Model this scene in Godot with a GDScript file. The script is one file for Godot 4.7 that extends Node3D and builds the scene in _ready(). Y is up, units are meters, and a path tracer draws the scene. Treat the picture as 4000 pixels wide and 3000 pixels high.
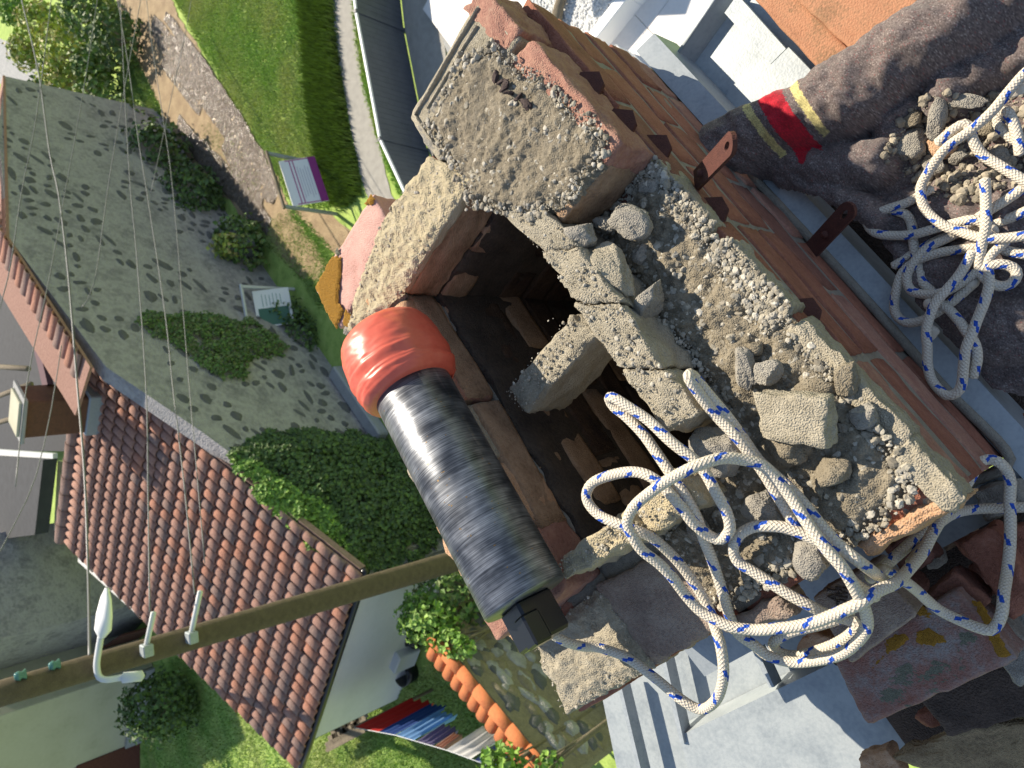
extends Node3D
# A dismantled brick chimney top seen from above, with the gardens and houses below it.
# Near things are written in the chimney's own axes (x across, y up from its top, z along it) and placed with CH.

var CH := Transform3D(Basis(Vector3(0.56914, 0, 0.82224), Vector3.UP, Vector3(-0.82224, 0, 0.56914)), Vector3(0, 7.68, 0))
var N := FastNoiseLite.new()
var K := FastNoiseLite.new()
var rng := RandomNumberGenerator.new()
var M := {}
var used := {}

func pv(a: Array) -> PackedVector3Array:
	var o := PackedVector3Array()
	for i in range(0, a.size(), 3):
		o.append(Vector3(a[i], a[i + 1], a[i + 2]))
	return o

func flat(p: PackedVector3Array) -> PackedVector2Array:
	var o := PackedVector2Array()
	for v in p:
		o.append(Vector2(v.x, v.z))
	return o

func nz(p: Vector3, f: float) -> float:
	return N.get_noise_3d(p.x * f, p.y * f, p.z * f)

func numbered(called: String) -> String:
	used[called] = used.get(called, 0) + 1
	return called if used[called] == 1 else "%s_%03d" % [called, used[called] - 1]

func tag(o: Node, label: String, category: String, group := "", kind := "") -> void:
	if label: o.set_meta("label", label)
	if category: o.set_meta("category", category)
	if group: o.set_meta("group", group)
	if kind: o.set_meta("kind", kind)

func thing(called: String, label: String, category: String, xf := Transform3D.IDENTITY, group := "") -> Node3D:
	var o := Node3D.new()
	o.name = numbered(called)
	add_child(o)
	o.transform = xf
	tag(o, label, category, group)
	return o

func part(parent: Node, called: String, mesh: Mesh, m: Material, xf := Transform3D.IDENTITY) -> MeshInstance3D:
	var o := MeshInstance3D.new()
	o.name = called
	o.mesh = mesh
	o.material_override = m
	o.transform = xf
	parent.add_child(o, true)
	return o

func solo(called: String, label: String, category: String, mesh: Mesh, m: Material, xf := Transform3D.IDENTITY, group := "") -> MeshInstance3D:
	var o := part(self, numbered(called), mesh, m, xf)
	tag(o, label, category, group)
	return o

func setting(called: String, mesh: Mesh, m: Material, xf := Transform3D.IDENTITY) -> MeshInstance3D:
	var o := part(self, numbered(called), mesh, m, xf)
	o.set_meta("kind", "structure")
	return o

func at(x: float, y: float, z: float, turn := 0.0) -> Transform3D:
	return Transform3D(Basis(Vector3.UP, turn), Vector3(x, y, z))

# ---------------------------------------------------------------- textures and materials
func noise_image(seed_: int, freq: float, n: int, octaves := 4, kind := FastNoiseLite.TYPE_SIMPLEX_SMOOTH) -> Image:
	var f := FastNoiseLite.new()
	f.seed = seed_
	f.noise_type = kind
	f.frequency = freq
	f.fractal_octaves = octaves
	f.cellular_return_type = FastNoiseLite.RETURN_DISTANCE
	var im := f.get_seamless_image(n, n)
	im.convert(Image.FORMAT_L8)
	return im

func ramp_lut(cols: Array) -> PackedByteArray:
	var lut := PackedByteArray()
	for i in 256:
		var t := i / 255.0 * (cols.size() - 1)
		var k := mini(int(t), cols.size() - 2)
		var c: Color = (cols[k] as Color).lerp(cols[k + 1], t - k)
		lut.append(int(c.r * 255)); lut.append(int(c.g * 255)); lut.append(int(c.b * 255))
	return lut

# two noises, coarse and fine, through a colour ramp; colours as the eye names them (sRGB)
func paint(seed_: int, cols: Array, coarse: float, fine: float, mixed := 0.5, n := 512) -> ImageTexture:
	var a := noise_image(seed_, coarse, n).get_data()
	var b := noise_image(seed_ + 7, fine, n, 3).get_data()
	var lut := ramp_lut(cols)
	var out := PackedByteArray()
	out.resize(n * n * 3)
	var w := int(mixed * 256)
	for i in n * n:
		var k := ((a[i] * w + b[i] * (256 - w)) >> 8) * 3
		out[i * 3] = lut[k]; out[i * 3 + 1] = lut[k + 1]; out[i * 3 + 2] = lut[k + 2]
	var im := Image.create_from_data(n, n, false, Image.FORMAT_RGB8, out)
	return ImageTexture.create_from_image(im)

func bumps(seed_: int, freq: float, strength: float, n := 512, octaves := 4, kind := FastNoiseLite.TYPE_SIMPLEX_SMOOTH) -> ImageTexture:
	var im := noise_image(seed_, freq, n, octaves, kind)
	im.convert(Image.FORMAT_RGBA8)
	im.bump_map_to_normal_map(strength)
	return ImageTexture.create_from_image(im)

func surface(tex: Texture2D, rough: float, tiles: float, normal: Texture2D = null, strength := 1.0, world := true) -> StandardMaterial3D:
	var m := StandardMaterial3D.new()
	m.albedo_texture = tex
	m.roughness = rough
	m.uv1_triplanar = true
	m.uv1_world_triplanar = world
	m.uv1_scale = Vector3.ONE * tiles
	if normal:
		m.normal_enabled = true
		m.normal_texture = normal
		m.normal_scale = strength
	return m

func tinted(m: StandardMaterial3D, c: Color) -> StandardMaterial3D:
	var o: StandardMaterial3D = m.duplicate()
	o.albedo_color = c
	return o

func plain(c: Color, rough := 0.7, metal := 0.0) -> StandardMaterial3D:
	var m := StandardMaterial3D.new()
	m.albedo_color = c
	m.roughness = rough
	m.metallic = metal
	return m

func hexa(s: String) -> Color:
	return Color.html(s)

# ---------------------------------------------------------------- mesh builders
func commit(st: SurfaceTool, smooth := true) -> ArrayMesh:
	if smooth: st.index()
	st.generate_normals()
	return st.commit()

func begin(group := 0) -> SurfaceTool:
	var st := SurfaceTool.new()
	st.begin(Mesh.PRIMITIVE_TRIANGLES)
	st.set_smooth_group(group)
	return st

func quad(st: SurfaceTool, a: Vector3, b: Vector3, c: Vector3, d: Vector3) -> void:
	for p in [a, b, c, a, c, d]:
		st.add_vertex(p)

# a block over four plan corners: rounded edges, uneven faces
func block(c: PackedVector3Array, top: float, bottom: float, amp := 0.003, seg := 10, round_ := 0.006, freq := 22.0) -> ArrayMesh:
	var st := begin()
	var lx := (c[0].distance_to(c[1]) + c[3].distance_to(c[2])) * 0.25
	var lz := (c[1].distance_to(c[2]) + c[0].distance_to(c[3])) * 0.25
	var half := Vector3(lx, (top - bottom) * 0.5, lz)
	var r := minf(round_, minf(half.x, minf(half.y, half.z)) * 0.9)
	var pos := func(u: Vector3) -> Vector3:
		var p := u * half
		var q := Vector3(clampf(p.x, -half.x + r, half.x - r), clampf(p.y, -half.y + r, half.y - r), clampf(p.z, -half.z + r, half.z - r))
		var d := p - q
		if d.length() > r: d = d.normalized() * r
		p = q + d
		var s := p.x / half.x * 0.5 + 0.5
		var t := p.z / half.z * 0.5 + 0.5
		var f := c[0].lerp(c[1], s).lerp(c[3].lerp(c[2], s), t)
		var w := Vector3(f.x, (top + bottom) * 0.5 + p.y, f.z)
		var e := Vector3(nz(w + Vector3(3, 1, 7), freq), nz(w + Vector3(11, 5, 2), freq), nz(w + Vector3(6, 9, 13), freq))
		var e2 := Vector3(nz(w + Vector3(31, 1, 7), freq * 4.0), nz(w + Vector3(1, 25, 2), freq * 4.0), nz(w + Vector3(6, 9, 43), freq * 4.0))
		return w + (e + e2 * 0.45) * amp * 2.0
	for axis in 3:
		for side in [-1.0, 1.0]:
			var grid := []
			for i in seg + 1:
				var row := []
				for j in seg + 1:
					# denser near the edges so that the rounding holds
					var a := sin((float(i) / seg - 0.5) * PI)
					var b := sin((float(j) / seg - 0.5) * PI)
					a = lerpf(a, (float(i) / seg - 0.5) * 2.0, 0.6)
					b = lerpf(b, (float(j) / seg - 0.5) * 2.0, 0.6)
					var u := Vector3.ZERO
					u[axis] = side
					u[(axis + 1) % 3] = a
					u[(axis + 2) % 3] = b
					row.append(pos.call(u))
				grid.append(row)
			for i in seg:
				for j in seg:
					if side > 0:
						quad(st, grid[i][j], grid[i][j + 1], grid[i + 1][j + 1], grid[i + 1][j])
					else:
						quad(st, grid[i][j], grid[i + 1][j], grid[i + 1][j + 1], grid[i][j + 1])
	return commit(st)

func rect(x0: float, x1: float, z0: float, z1: float) -> PackedVector3Array:
	return pv([x0, 0, z0, x1, 0, z0, x1, 0, z1, x0, 0, z1])

# a box with chamfered edges about its centre
func box(s: Vector3, b := 0.01) -> ArrayMesh:
	var st := begin(-1)
	var h := s * 0.5
	b = minf(b, minf(h.x, minf(h.y, h.z)) * 0.8)
	for axis in 3:
		var p := (axis + 1) % 3
		var q := (axis + 2) % 3
		for side in [-1.0, 1.0]:
			var v := []
			for k in [[-1, -1], [1, -1], [1, 1], [-1, 1]]:
				var o := Vector3.ZERO
				o[axis] = side * h[axis]; o[p] = k[0] * (h[p] - b); o[q] = k[1] * (h[q] - b)
				v.append(o)
			if side > 0: quad(st, v[0], v[3], v[2], v[1])
			else: quad(st, v[0], v[1], v[2], v[3])
		for s1 in [-1.0, 1.0]:
			for s2 in [-1.0, 1.0]:
				var e := []
				for k in [[0, -1], [0, 1], [1, 1], [1, -1]]:
					var o := Vector3.ZERO
					o[axis] = k[1] * (h[axis] - b)
					o[p] = s1 * (h[p] - (b if k[0] else 0.0))
					o[q] = s2 * (h[q] - (0.0 if k[0] else b))
					e.append(o)
				if s1 * s2 > 0: quad(st, e[0], e[1], e[2], e[3])
				else: quad(st, e[0], e[3], e[2], e[1])
	for sx in [-1.0, 1.0]:
		for sy in [-1.0, 1.0]:
			for sz in [-1.0, 1.0]:
				var a := Vector3(sx * h.x, sy * (h.y - b), sz * (h.z - b))
				var c := Vector3(sx * (h.x - b), sy * h.y, sz * (h.z - b))
				var d := Vector3(sx * (h.x - b), sy * (h.y - b), sz * h.z)
				if sx * sy * sz > 0:
					for p in [a, d, c]: st.add_vertex(p)
				else:
					for p in [a, c, d]: st.add_vertex(p)
	return commit(st, false)

# a plate over a plan polygon between two heights
func plate(poly: PackedVector2Array, top: float, bottom: float) -> ArrayMesh:
	var st := begin(-1)
	if not Geometry2D.is_polygon_clockwise(poly): poly.reverse()
	var t := Geometry2D.triangulate_polygon(poly)
	for i in range(0, t.size(), 3):
		var a := poly[t[i]]; var b := poly[t[i + 1]]; var c := poly[t[i + 2]]
		if (b - a).cross(c - a) < 0: var s := b; b = c; c = s
		for p in [a, b, c]: st.add_vertex(Vector3(p.x, top, p.y))
		if bottom < top - 0.02:
			for p in [a, c, b]: st.add_vertex(Vector3(p.x, bottom, p.y))
	if bottom < top:
		for i in poly.size():
			var p := poly[i]; var q := poly[(i + 1) % poly.size()]
			quad(st, Vector3(p.x, top, p.y), Vector3(p.x, bottom, p.y), Vector3(q.x, bottom, q.y), Vector3(q.x, top, q.y))
	return commit(st, false)

# a flat sheet through four points, thickened away from its upper side
func slab(a: Vector3, b: Vector3, c: Vector3, d: Vector3, thick: float) -> ArrayMesh:
	var st := begin(-1)
	var n := (b - a).cross(d - a).normalized()
	var o := -n * thick
	quad(st, a, d, c, b)
	quad(st, a + o, b + o, c + o, d + o)
	var r := [a, b, c, d]
	for i in 4:
		var p: Vector3 = r[i]
		var q: Vector3 = r[(i + 1) % 4]
		quad(st, p, q, q + o, p + o)
	return commit(st, false)

# outline made wavy, for edges of turf, mud and stains
func ragged(p: PackedVector2Array, step: float, amp: float, closed := true) -> PackedVector2Array:
	var o := PackedVector2Array()
	for i in p.size() if closed else p.size() - 1:
		var a := p[i]; var b := p[(i + 1) % p.size()]
		var k := maxi(1, int(a.distance_to(b) / step))
		var n := (b - a).orthogonal().normalized()
		for j in k:
			var q := a.lerp(b, float(j) / k)
			o.append(q + n * amp * (N.get_noise_2d(q.x * 1.7 / step * 0.4, q.y * 1.7 / step * 0.4) * 1.4 + rng.randf_range(-0.35, 0.35)))
	return o

func edge_distance(p: Vector2, poly: PackedVector2Array) -> float:
	var best := 1e9
	for i in poly.size():
		best = minf(best, p.distance_squared_to(Geometry2D.get_closest_point_to_segment(p, poly[i], poly[(i + 1) % poly.size()])))
	return sqrt(best)

# a fine grid over a polygon whose height comes from a function of the place and the distance to the rim
func bed(poly: PackedVector2Array, cell: float, height: Callable) -> ArrayMesh:
	var st := begin()
	var lo := poly[0]; var hi := poly[0]
	for p in poly:
		lo = lo.min(p); hi = hi.max(p)
	var nx := int((hi.x - lo.x) / cell) + 2
	var nz_ := int((hi.y - lo.y) / cell) + 2
	var g := []
	for i in nx:
		var row := []
		for j in nz_:
			var p := lo + Vector2(i, j) * cell
			if Geometry2D.is_point_in_polygon(p, poly):
				row.append(Vector3(p.x, height.call(p, edge_distance(p, poly)), p.y))
			else:
				row.append(null)
		g.append(row)
	for i in nx - 1:
		for j in nz_ - 1:
			var a = g[i][j]; var b = g[i + 1][j]; var c = g[i + 1][j + 1]; var d = g[i][j + 1]
			if a != null and b != null and c != null and d != null: quad(st, a, b, c, d)
			elif a != null and b != null and c != null:
				for p in [a, b, c]: st.add_vertex(p)
			elif a != null and c != null and d != null:
				for p in [a, c, d]: st.add_vertex(p)
			elif a != null and b != null and d != null:
				for p in [a, b, d]: st.add_vertex(p)
			elif b != null and c != null and d != null:
				for p in [b, c, d]: st.add_vertex(p)
	return commit(st)

# a broken stone about its centre: a ball cut by planes and roughened
func stone(seed_: int, size: Vector3, detail := 10, cuts := 7, rough := 0.06, facets := false) -> ArrayMesh:
	var st := begin(-1 if facets else 0)
	var r := RandomNumberGenerator.new()
	r.seed = seed_
	var planes := []
	for i in cuts:
		var n := Vector3(r.randfn(), r.randfn(), r.randfn()).normalized()
		planes.append([n, r.randf_range(0.55, 0.85)])
	var off := Vector3(seed_ * 1.37, seed_ * 0.71, seed_ * 2.13)
	var pos := func(u: Vector3) -> Vector3:
		var d := u.normalized()
		var l := 1.0
		for pl in planes:
			var k: float = d.dot(pl[0])
			if k > 0.05: l = minf(l, pl[1] / k)
		l += nz(d + off, 1.6) * rough * 2.0 + nz(d + off, 5.0) * rough + nz(d + off, 14.0) * rough * 0.5
		return d * l * size * 0.5
	for axis in 3:
		for side in [-1.0, 1.0]:
			var grid := []
			for i in detail + 1:
				var row := []
				for j in detail + 1:
					var u := Vector3.ZERO
					u[axis] = side
					u[(axis + 1) % 3] = tan((float(i) / detail - 0.5) * PI * 0.5)
					u[(axis + 2) % 3] = tan((float(j) / detail - 0.5) * PI * 0.5)
					row.append(pos.call(u))
				grid.append(row)
			for i in detail:
				for j in detail:
					if side > 0: quad(st, grid[i][j], grid[i][j + 1], grid[i + 1][j + 1], grid[i + 1][j])
					else: quad(st, grid[i][j], grid[i + 1][j], grid[i + 1][j + 1], grid[i][j + 1])
	return commit(st, not facets)

func spline(p: PackedVector3Array, step: float) -> PackedVector3Array:
	var o := PackedVector3Array()
	for i in p.size() - 1:
		var a := p[maxi(i - 1, 0)]; var b := p[i]; var c := p[i + 1]; var d := p[mini(i + 2, p.size() - 1)]
		var k := maxi(2, int(b.distance_to(c) / step))
		for j in k:
			o.append(b.cubic_interpolate(c, a, d, float(j) / k))
	o.append(p[p.size() - 1])
	return o

# a round bar along a path; uv runs round (x) and along (y, one per tile metres)
func tube(p: PackedVector3Array, radius: float, sides := 10, tile := 0.05, end_radius := -1.0, caps := true) -> ArrayMesh:
	var st := begin()
	var n := p.size()
	var lens := PackedFloat32Array([0.0])
	for i in range(1, n): lens.append(lens[i - 1] + p[i].distance_to(p[i - 1]))
	var up := Vector3.UP
	var rings := []
	for i in n:
		var t := (p[mini(i + 1, n - 1)] - p[maxi(i - 1, 0)]).normalized()
		var side := t.cross(up)
		if side.length() < 0.05: side = t.cross(Vector3.RIGHT)
		side = side.normalized()
		up = side.cross(t).normalized()
		var r := radius if end_radius < 0 else lerpf(radius, end_radius, lens[i] / lens[n - 1])
		var ring := []
		for k in sides + 1:
			var a := TAU * k / sides
			ring.append(p[i] + (side * cos(a) + up * sin(a)) * r)
		rings.append(ring)
	for i in n - 1:
		for k in sides:
			for e in [[i, k], [i + 1, k], [i + 1, k + 1], [i, k], [i + 1, k + 1], [i, k + 1]]:
				st.set_uv(Vector2(float(e[1]) / sides, lens[e[0]] / tile))
				st.add_vertex(rings[e[0]][e[1]])
	if caps:
		for e in [0, n - 1]:
			var t := (p[0] - p[1]).normalized() if e == 0 else (p[n - 1] - p[n - 2]).normalized()
			var r := radius if e == 0 or end_radius < 0 else end_radius
			for k in sides:
				st.set_uv(Vector2.ZERO)
				var tip: Vector3 = p[e] + t * r * 0.5
				var q := [rings[e][k], rings[e][k + 1], tip] if e == 0 else [rings[e][k + 1], rings[e][k], tip]
				for v in q: st.add_vertex(v)
	st.generate_normals()
	return st.commit()

# a profile of (radius, height) turned about y
func lathe(profile: Array, sides := 24, wob := 0.0) -> ArrayMesh:
	var st := begin()
	for i in profile.size() - 1:
		for k in sides:
			var v := []
			for e in [[i, k], [i + 1, k], [i + 1, k + 1], [i, k + 1]]:
				var q: Vector2 = profile[e[0]]
				var a: float = TAU * (int(e[1]) % sides) / sides
				var r := q.x * (1.0 + wob * N.get_noise_3d(cos(a) * 90.0, sin(a) * 90.0, q.y * 900.0))
				v.append(Vector3(cos(a) * r, q.y, sin(a) * r))
			quad(st, v[0], v[1], v[2], v[3])
	return commit(st)

# a cloud of small leaves inside an ellipsoid shell, or over any list of places
func leaf(st: SurfaceTool, p: Vector3, n: Vector3, size: float, r: RandomNumberGenerator, c: Color) -> void:
	var t := n.cross(Vector3(r.randfn(), r.randfn(), r.randfn())).normalized()
	var b := n.cross(t)
	var w := size * r.randf_range(0.32, 0.5)
	var l := size * r.randf_range(0.7, 1.2)
	var tip := p + t * l - n * l * 0.15
	var left := p + t * l * 0.45 + b * w + n * w * 0.3
	var right := p + t * l * 0.45 - b * w + n * w * 0.3
	var shade := c * r.randf_range(0.65, 1.35)
	for v in [p, left, tip, p, tip, right]:
		st.set_color(Color(shade.r, shade.g, shade.b))
		st.add_vertex(v)

func clump(seed_: int, radii: Vector3, count: int, size: float, cols: Array, hollow := 0.45, lumps := 0.4) -> ArrayMesh:
	var st := begin(-1)
	var r := RandomNumberGenerator.new()
	r.seed = seed_
	for i in count:
		var d := Vector3(r.randfn(), r.randfn(), r.randfn()).normalized()
		var l := pow(r.randf_range(hollow, 1.0), 0.5) * (1.0 + lumps * nz(d * 1.2 + Vector3(seed_, 0, 0), 1.5))
		if nz(d * 2.0 + Vector3(0, seed_, 0), 2.2) < -0.32: continue
		var p := d * l * radii
		var n := (d + Vector3(r.randfn(), r.randfn() + 0.5, r.randfn()) * 0.6).normalized()
		leaf(st, p, n, size, r, cols[r.randi() % cols.size()])
	return commit(st, false)

func scatter_mesh(mesh: Mesh, places: Array, cols: Array = []) -> MultiMesh:
	var mm := MultiMesh.new()
	mm.transform_format = MultiMesh.TRANSFORM_3D
	mm.use_colors = not cols.is_empty()
	mm.mesh = mesh
	mm.instance_count = places.size()
	for i in places.size():
		mm.set_instance_transform(i, places[i])
		if cols: mm.set_instance_color(i, cols[i])
	return mm

func mass(called: String, label: String, category: String, mm: MultiMesh, m: Material, xf := Transform3D.IDENTITY, parent: Node = null) -> MultiMeshInstance3D:
	var o := MultiMeshInstance3D.new()
	o.name = numbered(called)
	o.multimesh = mm
	o.material_override = m
	o.transform = xf
	(parent if parent else self).add_child(o, true)
	if parent: o.set_meta("kind", "stuff")
	else: tag(o, label, category, "", "stuff")
	return o

func inside(poly: PackedVector2Array, count: int) -> PackedVector2Array:
	var lo := poly[0]; var hi := poly[0]
	for p in poly:
		lo = lo.min(p); hi = hi.max(p)
	var o := PackedVector2Array()
	var tries := 0
	while o.size() < count and tries < count * 12:
		tries += 1
		var p := Vector2(rng.randf_range(lo.x, hi.x), rng.randf_range(lo.y, hi.y))
		if Geometry2D.is_point_in_polygon(p, poly): o.append(p)
	return o

func _ready() -> void:
	N.seed = 11
	N.noise_type = FastNoiseLite.TYPE_SIMPLEX_SMOOTH
	N.frequency = 1.0
	N.fractal_octaves = 3
	K.noise_type = FastNoiseLite.TYPE_CELLULAR
	K.cellular_return_type = FastNoiseLite.RETURN_DISTANCE
	K.frequency = 1.0
	K.fractal_type = FastNoiseLite.FRACTAL_NONE
	rng.seed = 2024
	# camera: a phone held upright, turned a quarter, looking down over the chimney
	var cam := Camera3D.new()
	cam.name = "camera"
	add_child(cam)
	cam.transform = Transform3D(Basis(Vector3(-0.07689, -0.67551, 0.73333), Vector3(0.99704, -0.0521, 0.05656), Vector3(0, 0.73551, 0.67752)), Vector3(0, 8.5, 0))
	cam.near = 0.05
	cam.far = 400.0
	cam.fov = 56.8
	var lens := CameraAttributesPhysical.new()
	lens.frustum_focal_length = 22.192
	lens.frustum_focus_distance = 1.1
	lens.frustum_near = 0.05
	lens.frustum_far = 400.0
	lens.exposure_aperture = 8.0
	cam.attributes = lens
	cam.current = true
	# sky and sun
	var sky_m := ProceduralSkyMaterial.new()
	sky_m.sky_top_color = Color(0.5, 0.6, 0.74)
	sky_m.sky_horizon_color = Color(0.84, 0.87, 0.9)
	sky_m.ground_bottom_color = Color(0.2, 0.2, 0.18)
	sky_m.ground_horizon_color = Color(0.55, 0.6, 0.62)
	sky_m.sky_curve = 0.15
	sky_m.sky_energy_multiplier = 0.85
	var sky := Sky.new()
	sky.sky_material = sky_m
	var env := Environment.new()
	env.background_mode = Environment.BG_SKY
	env.sky = sky
	env.tonemap_mode = Environment.TONE_MAPPER_LINEAR
	env.tonemap_exposure = 1.6
	env.sdfgi_enabled = true
	env.ssao_enabled = true
	env.ssil_enabled = true
	var we := WorldEnvironment.new()
	we.name = "world_environment"
	we.environment = env
	add_child(we)
	var sun := DirectionalLight3D.new()
	sun.name = "sun"
	sun.light_energy = 1.6
	sun.light_color = Color(1.0, 0.95, 0.87)
	sun.light_angular_distance = 0.5
	sun.shadow_enabled = true
	add_child(sun)
	sun.look_at_from_position(Vector3(0.409, 0.682, -0.606) * 50.0, Vector3.ZERO)

	make_materials()
	grounds()
	house()
	old_wall()
	far_buildings()
	near_roof()
	chimney()
	terrace()
	pole_and_wires()
	garden()
	plants()
	cylinder()
	loose_stones()
	blanket()
	ropes()
	loose_bricks()

func make_materials() -> void:
	var fine := bumps(3, 0.2, 2.0)
	var grit := bumps(5, 0.22, 6.0, 512, 5)
	var weave := bumps(8, 0.25, 3.0, 512, 2)
	var brick_ramps := [
		["5c392c", "80503f", "956350", "a98070"], ["664034", "8c5845", "9d6a55", "b08c78"], ["543830", "744c3f", "885d4d", "9c7668"], ["6b4a3c", "93685a", "a67f6c", "b99d8a"]]
	for i in 4:
		var cols := []
		for h in brick_ramps[i]: cols.append(hexa(h))
		M["brick%d" % i] = surface(paint(20 + i, cols, 0.012, 0.08, 0.5), 0.92, 3.2, grit, 0.7)
	M.dusty = surface(paint(31, [hexa("67604f"), hexa("928a78"), hexa("a8a08d"), hexa("bab29f")], 0.014, 0.11, 0.45), 0.96, 3.3, grit, 1.0)
	M.mortar = surface(paint(33, [hexa("5e5a51"), hexa("88837a"), hexa("9d988c"), hexa("b5afa2")], 0.016, 0.14, 0.45), 0.97, 3.5, grit, 1.1)
	M.dirt = surface(paint(35, [hexa("4a4438"), hexa("746b5a"), hexa("8c8371"), hexa("a49b88")], 0.02, 0.12, 0.4), 0.98, 3.5, grit, 1.0)
	M.joint = surface(paint(37, [hexa("6a665e"), hexa("8b867a"), hexa("a19b8e")], 0.02, 0.1), 0.95, 4.0, grit, 0.8)
	M.stained = surface(paint(39, [hexa("857b69"), hexa("a69b84"), hexa("b3a687"), hexa("b1a690"), hexa("a3a083")], 0.012, 0.09, 0.6), 0.96, 3.0, grit, 1.0)
	M.rosy = surface(paint(41, [hexa("a5796a"), hexa("c1958a"), hexa("c9a093"), hexa("cfaea3")], 0.01, 0.1, 0.55), 0.94, 3.0, grit, 0.6)
	M.soot = surface(paint(43, [hexa("17120f"), hexa("3b2d24"), hexa("5a4737"), hexa("7d6752")], 0.009, 0.07, 0.6), 0.95, 3.0, grit, 0.9)
	M.greybrick = surface(paint(42, [hexa("6a5a50"), hexa("877569"), hexa("9a8b7d"), hexa("a39888")], 0.01, 0.09, 0.5), 0.95, 3.0, grit, 0.8)
	M.loosebrick = surface(paint(40, [hexa("6a463d"), hexa("85594c"), hexa("8a6a60"), hexa("8d8480"), hexa("9a938d")], 0.009, 0.09, 0.68), 0.94, 2.4, grit, 0.7)
	M.scorched = surface(paint(44, [hexa("54402f"), hexa("8f745b"), hexa("b09478"), hexa("7a624d")], 0.01, 0.07, 0.6), 0.95, 3.0, grit, 0.9)  # scorched brown, its ramp lightened to carry light bounced into the shaft
	M.sootmortar = surface(paint(45, [hexa("241e19"), hexa("4a4138"), hexa("675c4e")], 0.012, 0.08), 0.95, 3.0, grit, 0.9)
	M.orange_brick = surface(paint(47, [hexa("94704f"), hexa("ad8664"), hexa("bd9c7e"), hexa("b79b86")], 0.012, 0.09), 0.94, 3.0, grit, 0.8)
	M.lichen = surface(paint(49, [hexa("4f3a16"), hexa("805c18"), hexa("a67a20"), hexa("6e5320"), hexa("96803c")], 0.03, 0.2, 0.3), 0.97, 5.0, grit, 1.4)
	M.grey_lichen = surface(paint(50, [hexa("4b4c42"), hexa("777766"), hexa("8f8d78")], 0.03, 0.16, 0.35), 0.97, 5.0, grit, 1.4)
	M.crumb = plain(Color.WHITE, 0.97)
	M.crumb.vertex_color_use_as_albedo = true
	M.leafy = plain(Color.WHITE, 0.62)
	M.leafy.vertex_color_use_as_albedo = true
	M.leafy.backlight_enabled = true
	M.leafy.backlight = Color(0.35, 0.4, 0.12)
	# rust, zinc, steel
	M.deadleaf = plain(hexa("3d302d"), 0.85)
	M.rust = surface(paint(51, [hexa("2e1814"), hexa("47241d"), hexa("573026"), hexa("6a4434")], 0.03, 0.12), 0.8, 4.0, grit, 0.5)
	M.zinc = surface(paint(53, [hexa("838b90"), hexa("959da1"), hexa("a5acae"), hexa("8c9498")], 0.012, 0.09, 0.6), 0.5, 1.6, fine, 0.1)
	M.zinc.metallic = 0.15
	M.dullzinc = surface(paint(55, [hexa("7f878c"), hexa("99a1a6"), hexa("aab0b3")], 0.02, 0.09), 0.55, 2.5, fine, 0.15)
	M.dullzinc.metallic = 0.2
	M.roofboard = surface(paint(57, [hexa("2f2722"), hexa("4a3d34"), hexa("5f5046")], 0.01, 0.1), 0.9, 2.0, grit, 0.7)
	M.tile = surface(paint(59, [hexa("6b5540"), hexa("a37254"), hexa("b07f60"), hexa("8a6a4e"), hexa("b5947a")], 0.007, 0.12, 0.62), 0.92, 2.0, grit, 0.25)
	M.sandtile = surface(paint(61, [hexa("5d4f3b"), hexa("877458"), hexa("9c8867"), hexa("a98a6c")], 0.012, 0.09, 0.5), 0.95, 2.5, grit, 0.9)
	M.cloth = cloth_material()
	M.rope = rope_material()
	M.steel = steel_material()
	M.tape = surface(paint(67, [hexa("c65240"), hexa("d4624e"), hexa("da7159")], 0.02, 0.05), 0.38, 3.0)
	M.black = plain(hexa("15171c"), 0.3)
	# distant things
	M.grass = surface(paint(71, [hexa("657830"), hexa("82994a"), hexa("98b157"), hexa("aabb66"), hexa("b5ad78")], 0.015, 0.12, 0.55), 0.95, 0.35, null)
	M.gravel = surface(paint(73, [hexa("86837c"), hexa("a5a29a"), hexa("b9b5ac")], 0.01, 0.2, 0.35), 0.95, 0.9, grit, 0.8)
	M.mud = surface(paint(75, [hexa("6e5a42"), hexa("947d5e"), hexa("ab9572"), hexa("c0aa85")], 0.012, 0.12, 0.5), 0.8, 0.4, grit, 1.0)
	M.wetmud = surface(paint(77, [hexa("453a2e"), hexa("5f5142"), hexa("786956")], 0.015, 0.1, 0.5), 0.2, 0.7, bumps(6, 0.05, 8.0), 1.6)
	M.wetmud.metallic_specular = 0.8
	M.plaster = surface(paint(79, [hexa("565457"), hexa("8c898a"), hexa("aeaaa7"), hexa("7e7b7c"), hexa("b8b3af")], 0.008, 0.05, 0.6), 0.95, 0.3, grit, 0.8)
	M.fieldstone = surface(paint(81, [hexa("46464a"), hexa("58585c"), hexa("6a6968"), hexa("7a746a")], 0.008, 0.08), 0.92, 0.9, grit, 0.9)
	for i in 3:
		var r: Array = [["6a4e45", "946f61", "ab8676", "bb9f92"], ["6c4a40", "a06f5b", "b5836c", "c09d8b"], ["5a4842", "806860", "987e72", "aa9b90"]][i]
		var cols := []
		for h in r: cols.append(hexa(h))
		M["rooftile%d" % i] = surface(paint(83 + i, cols, 0.03, 0.14, 0.5), 0.93, 1.1, grit, 0.7)
	M.white_wall = surface(paint(87, [hexa("cdccc4"), hexa("dad9d2"), hexa("e2e1da")], 0.006, 0.05, 0.7), 0.95, 0.3)
	M.cream_wall = surface(paint(88, [hexa("a3a08a"), hexa("b5b29b"), hexa("bdbaa5"), hexa("aca78f")], 0.006, 0.05, 0.7), 0.95, 0.25)
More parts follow.
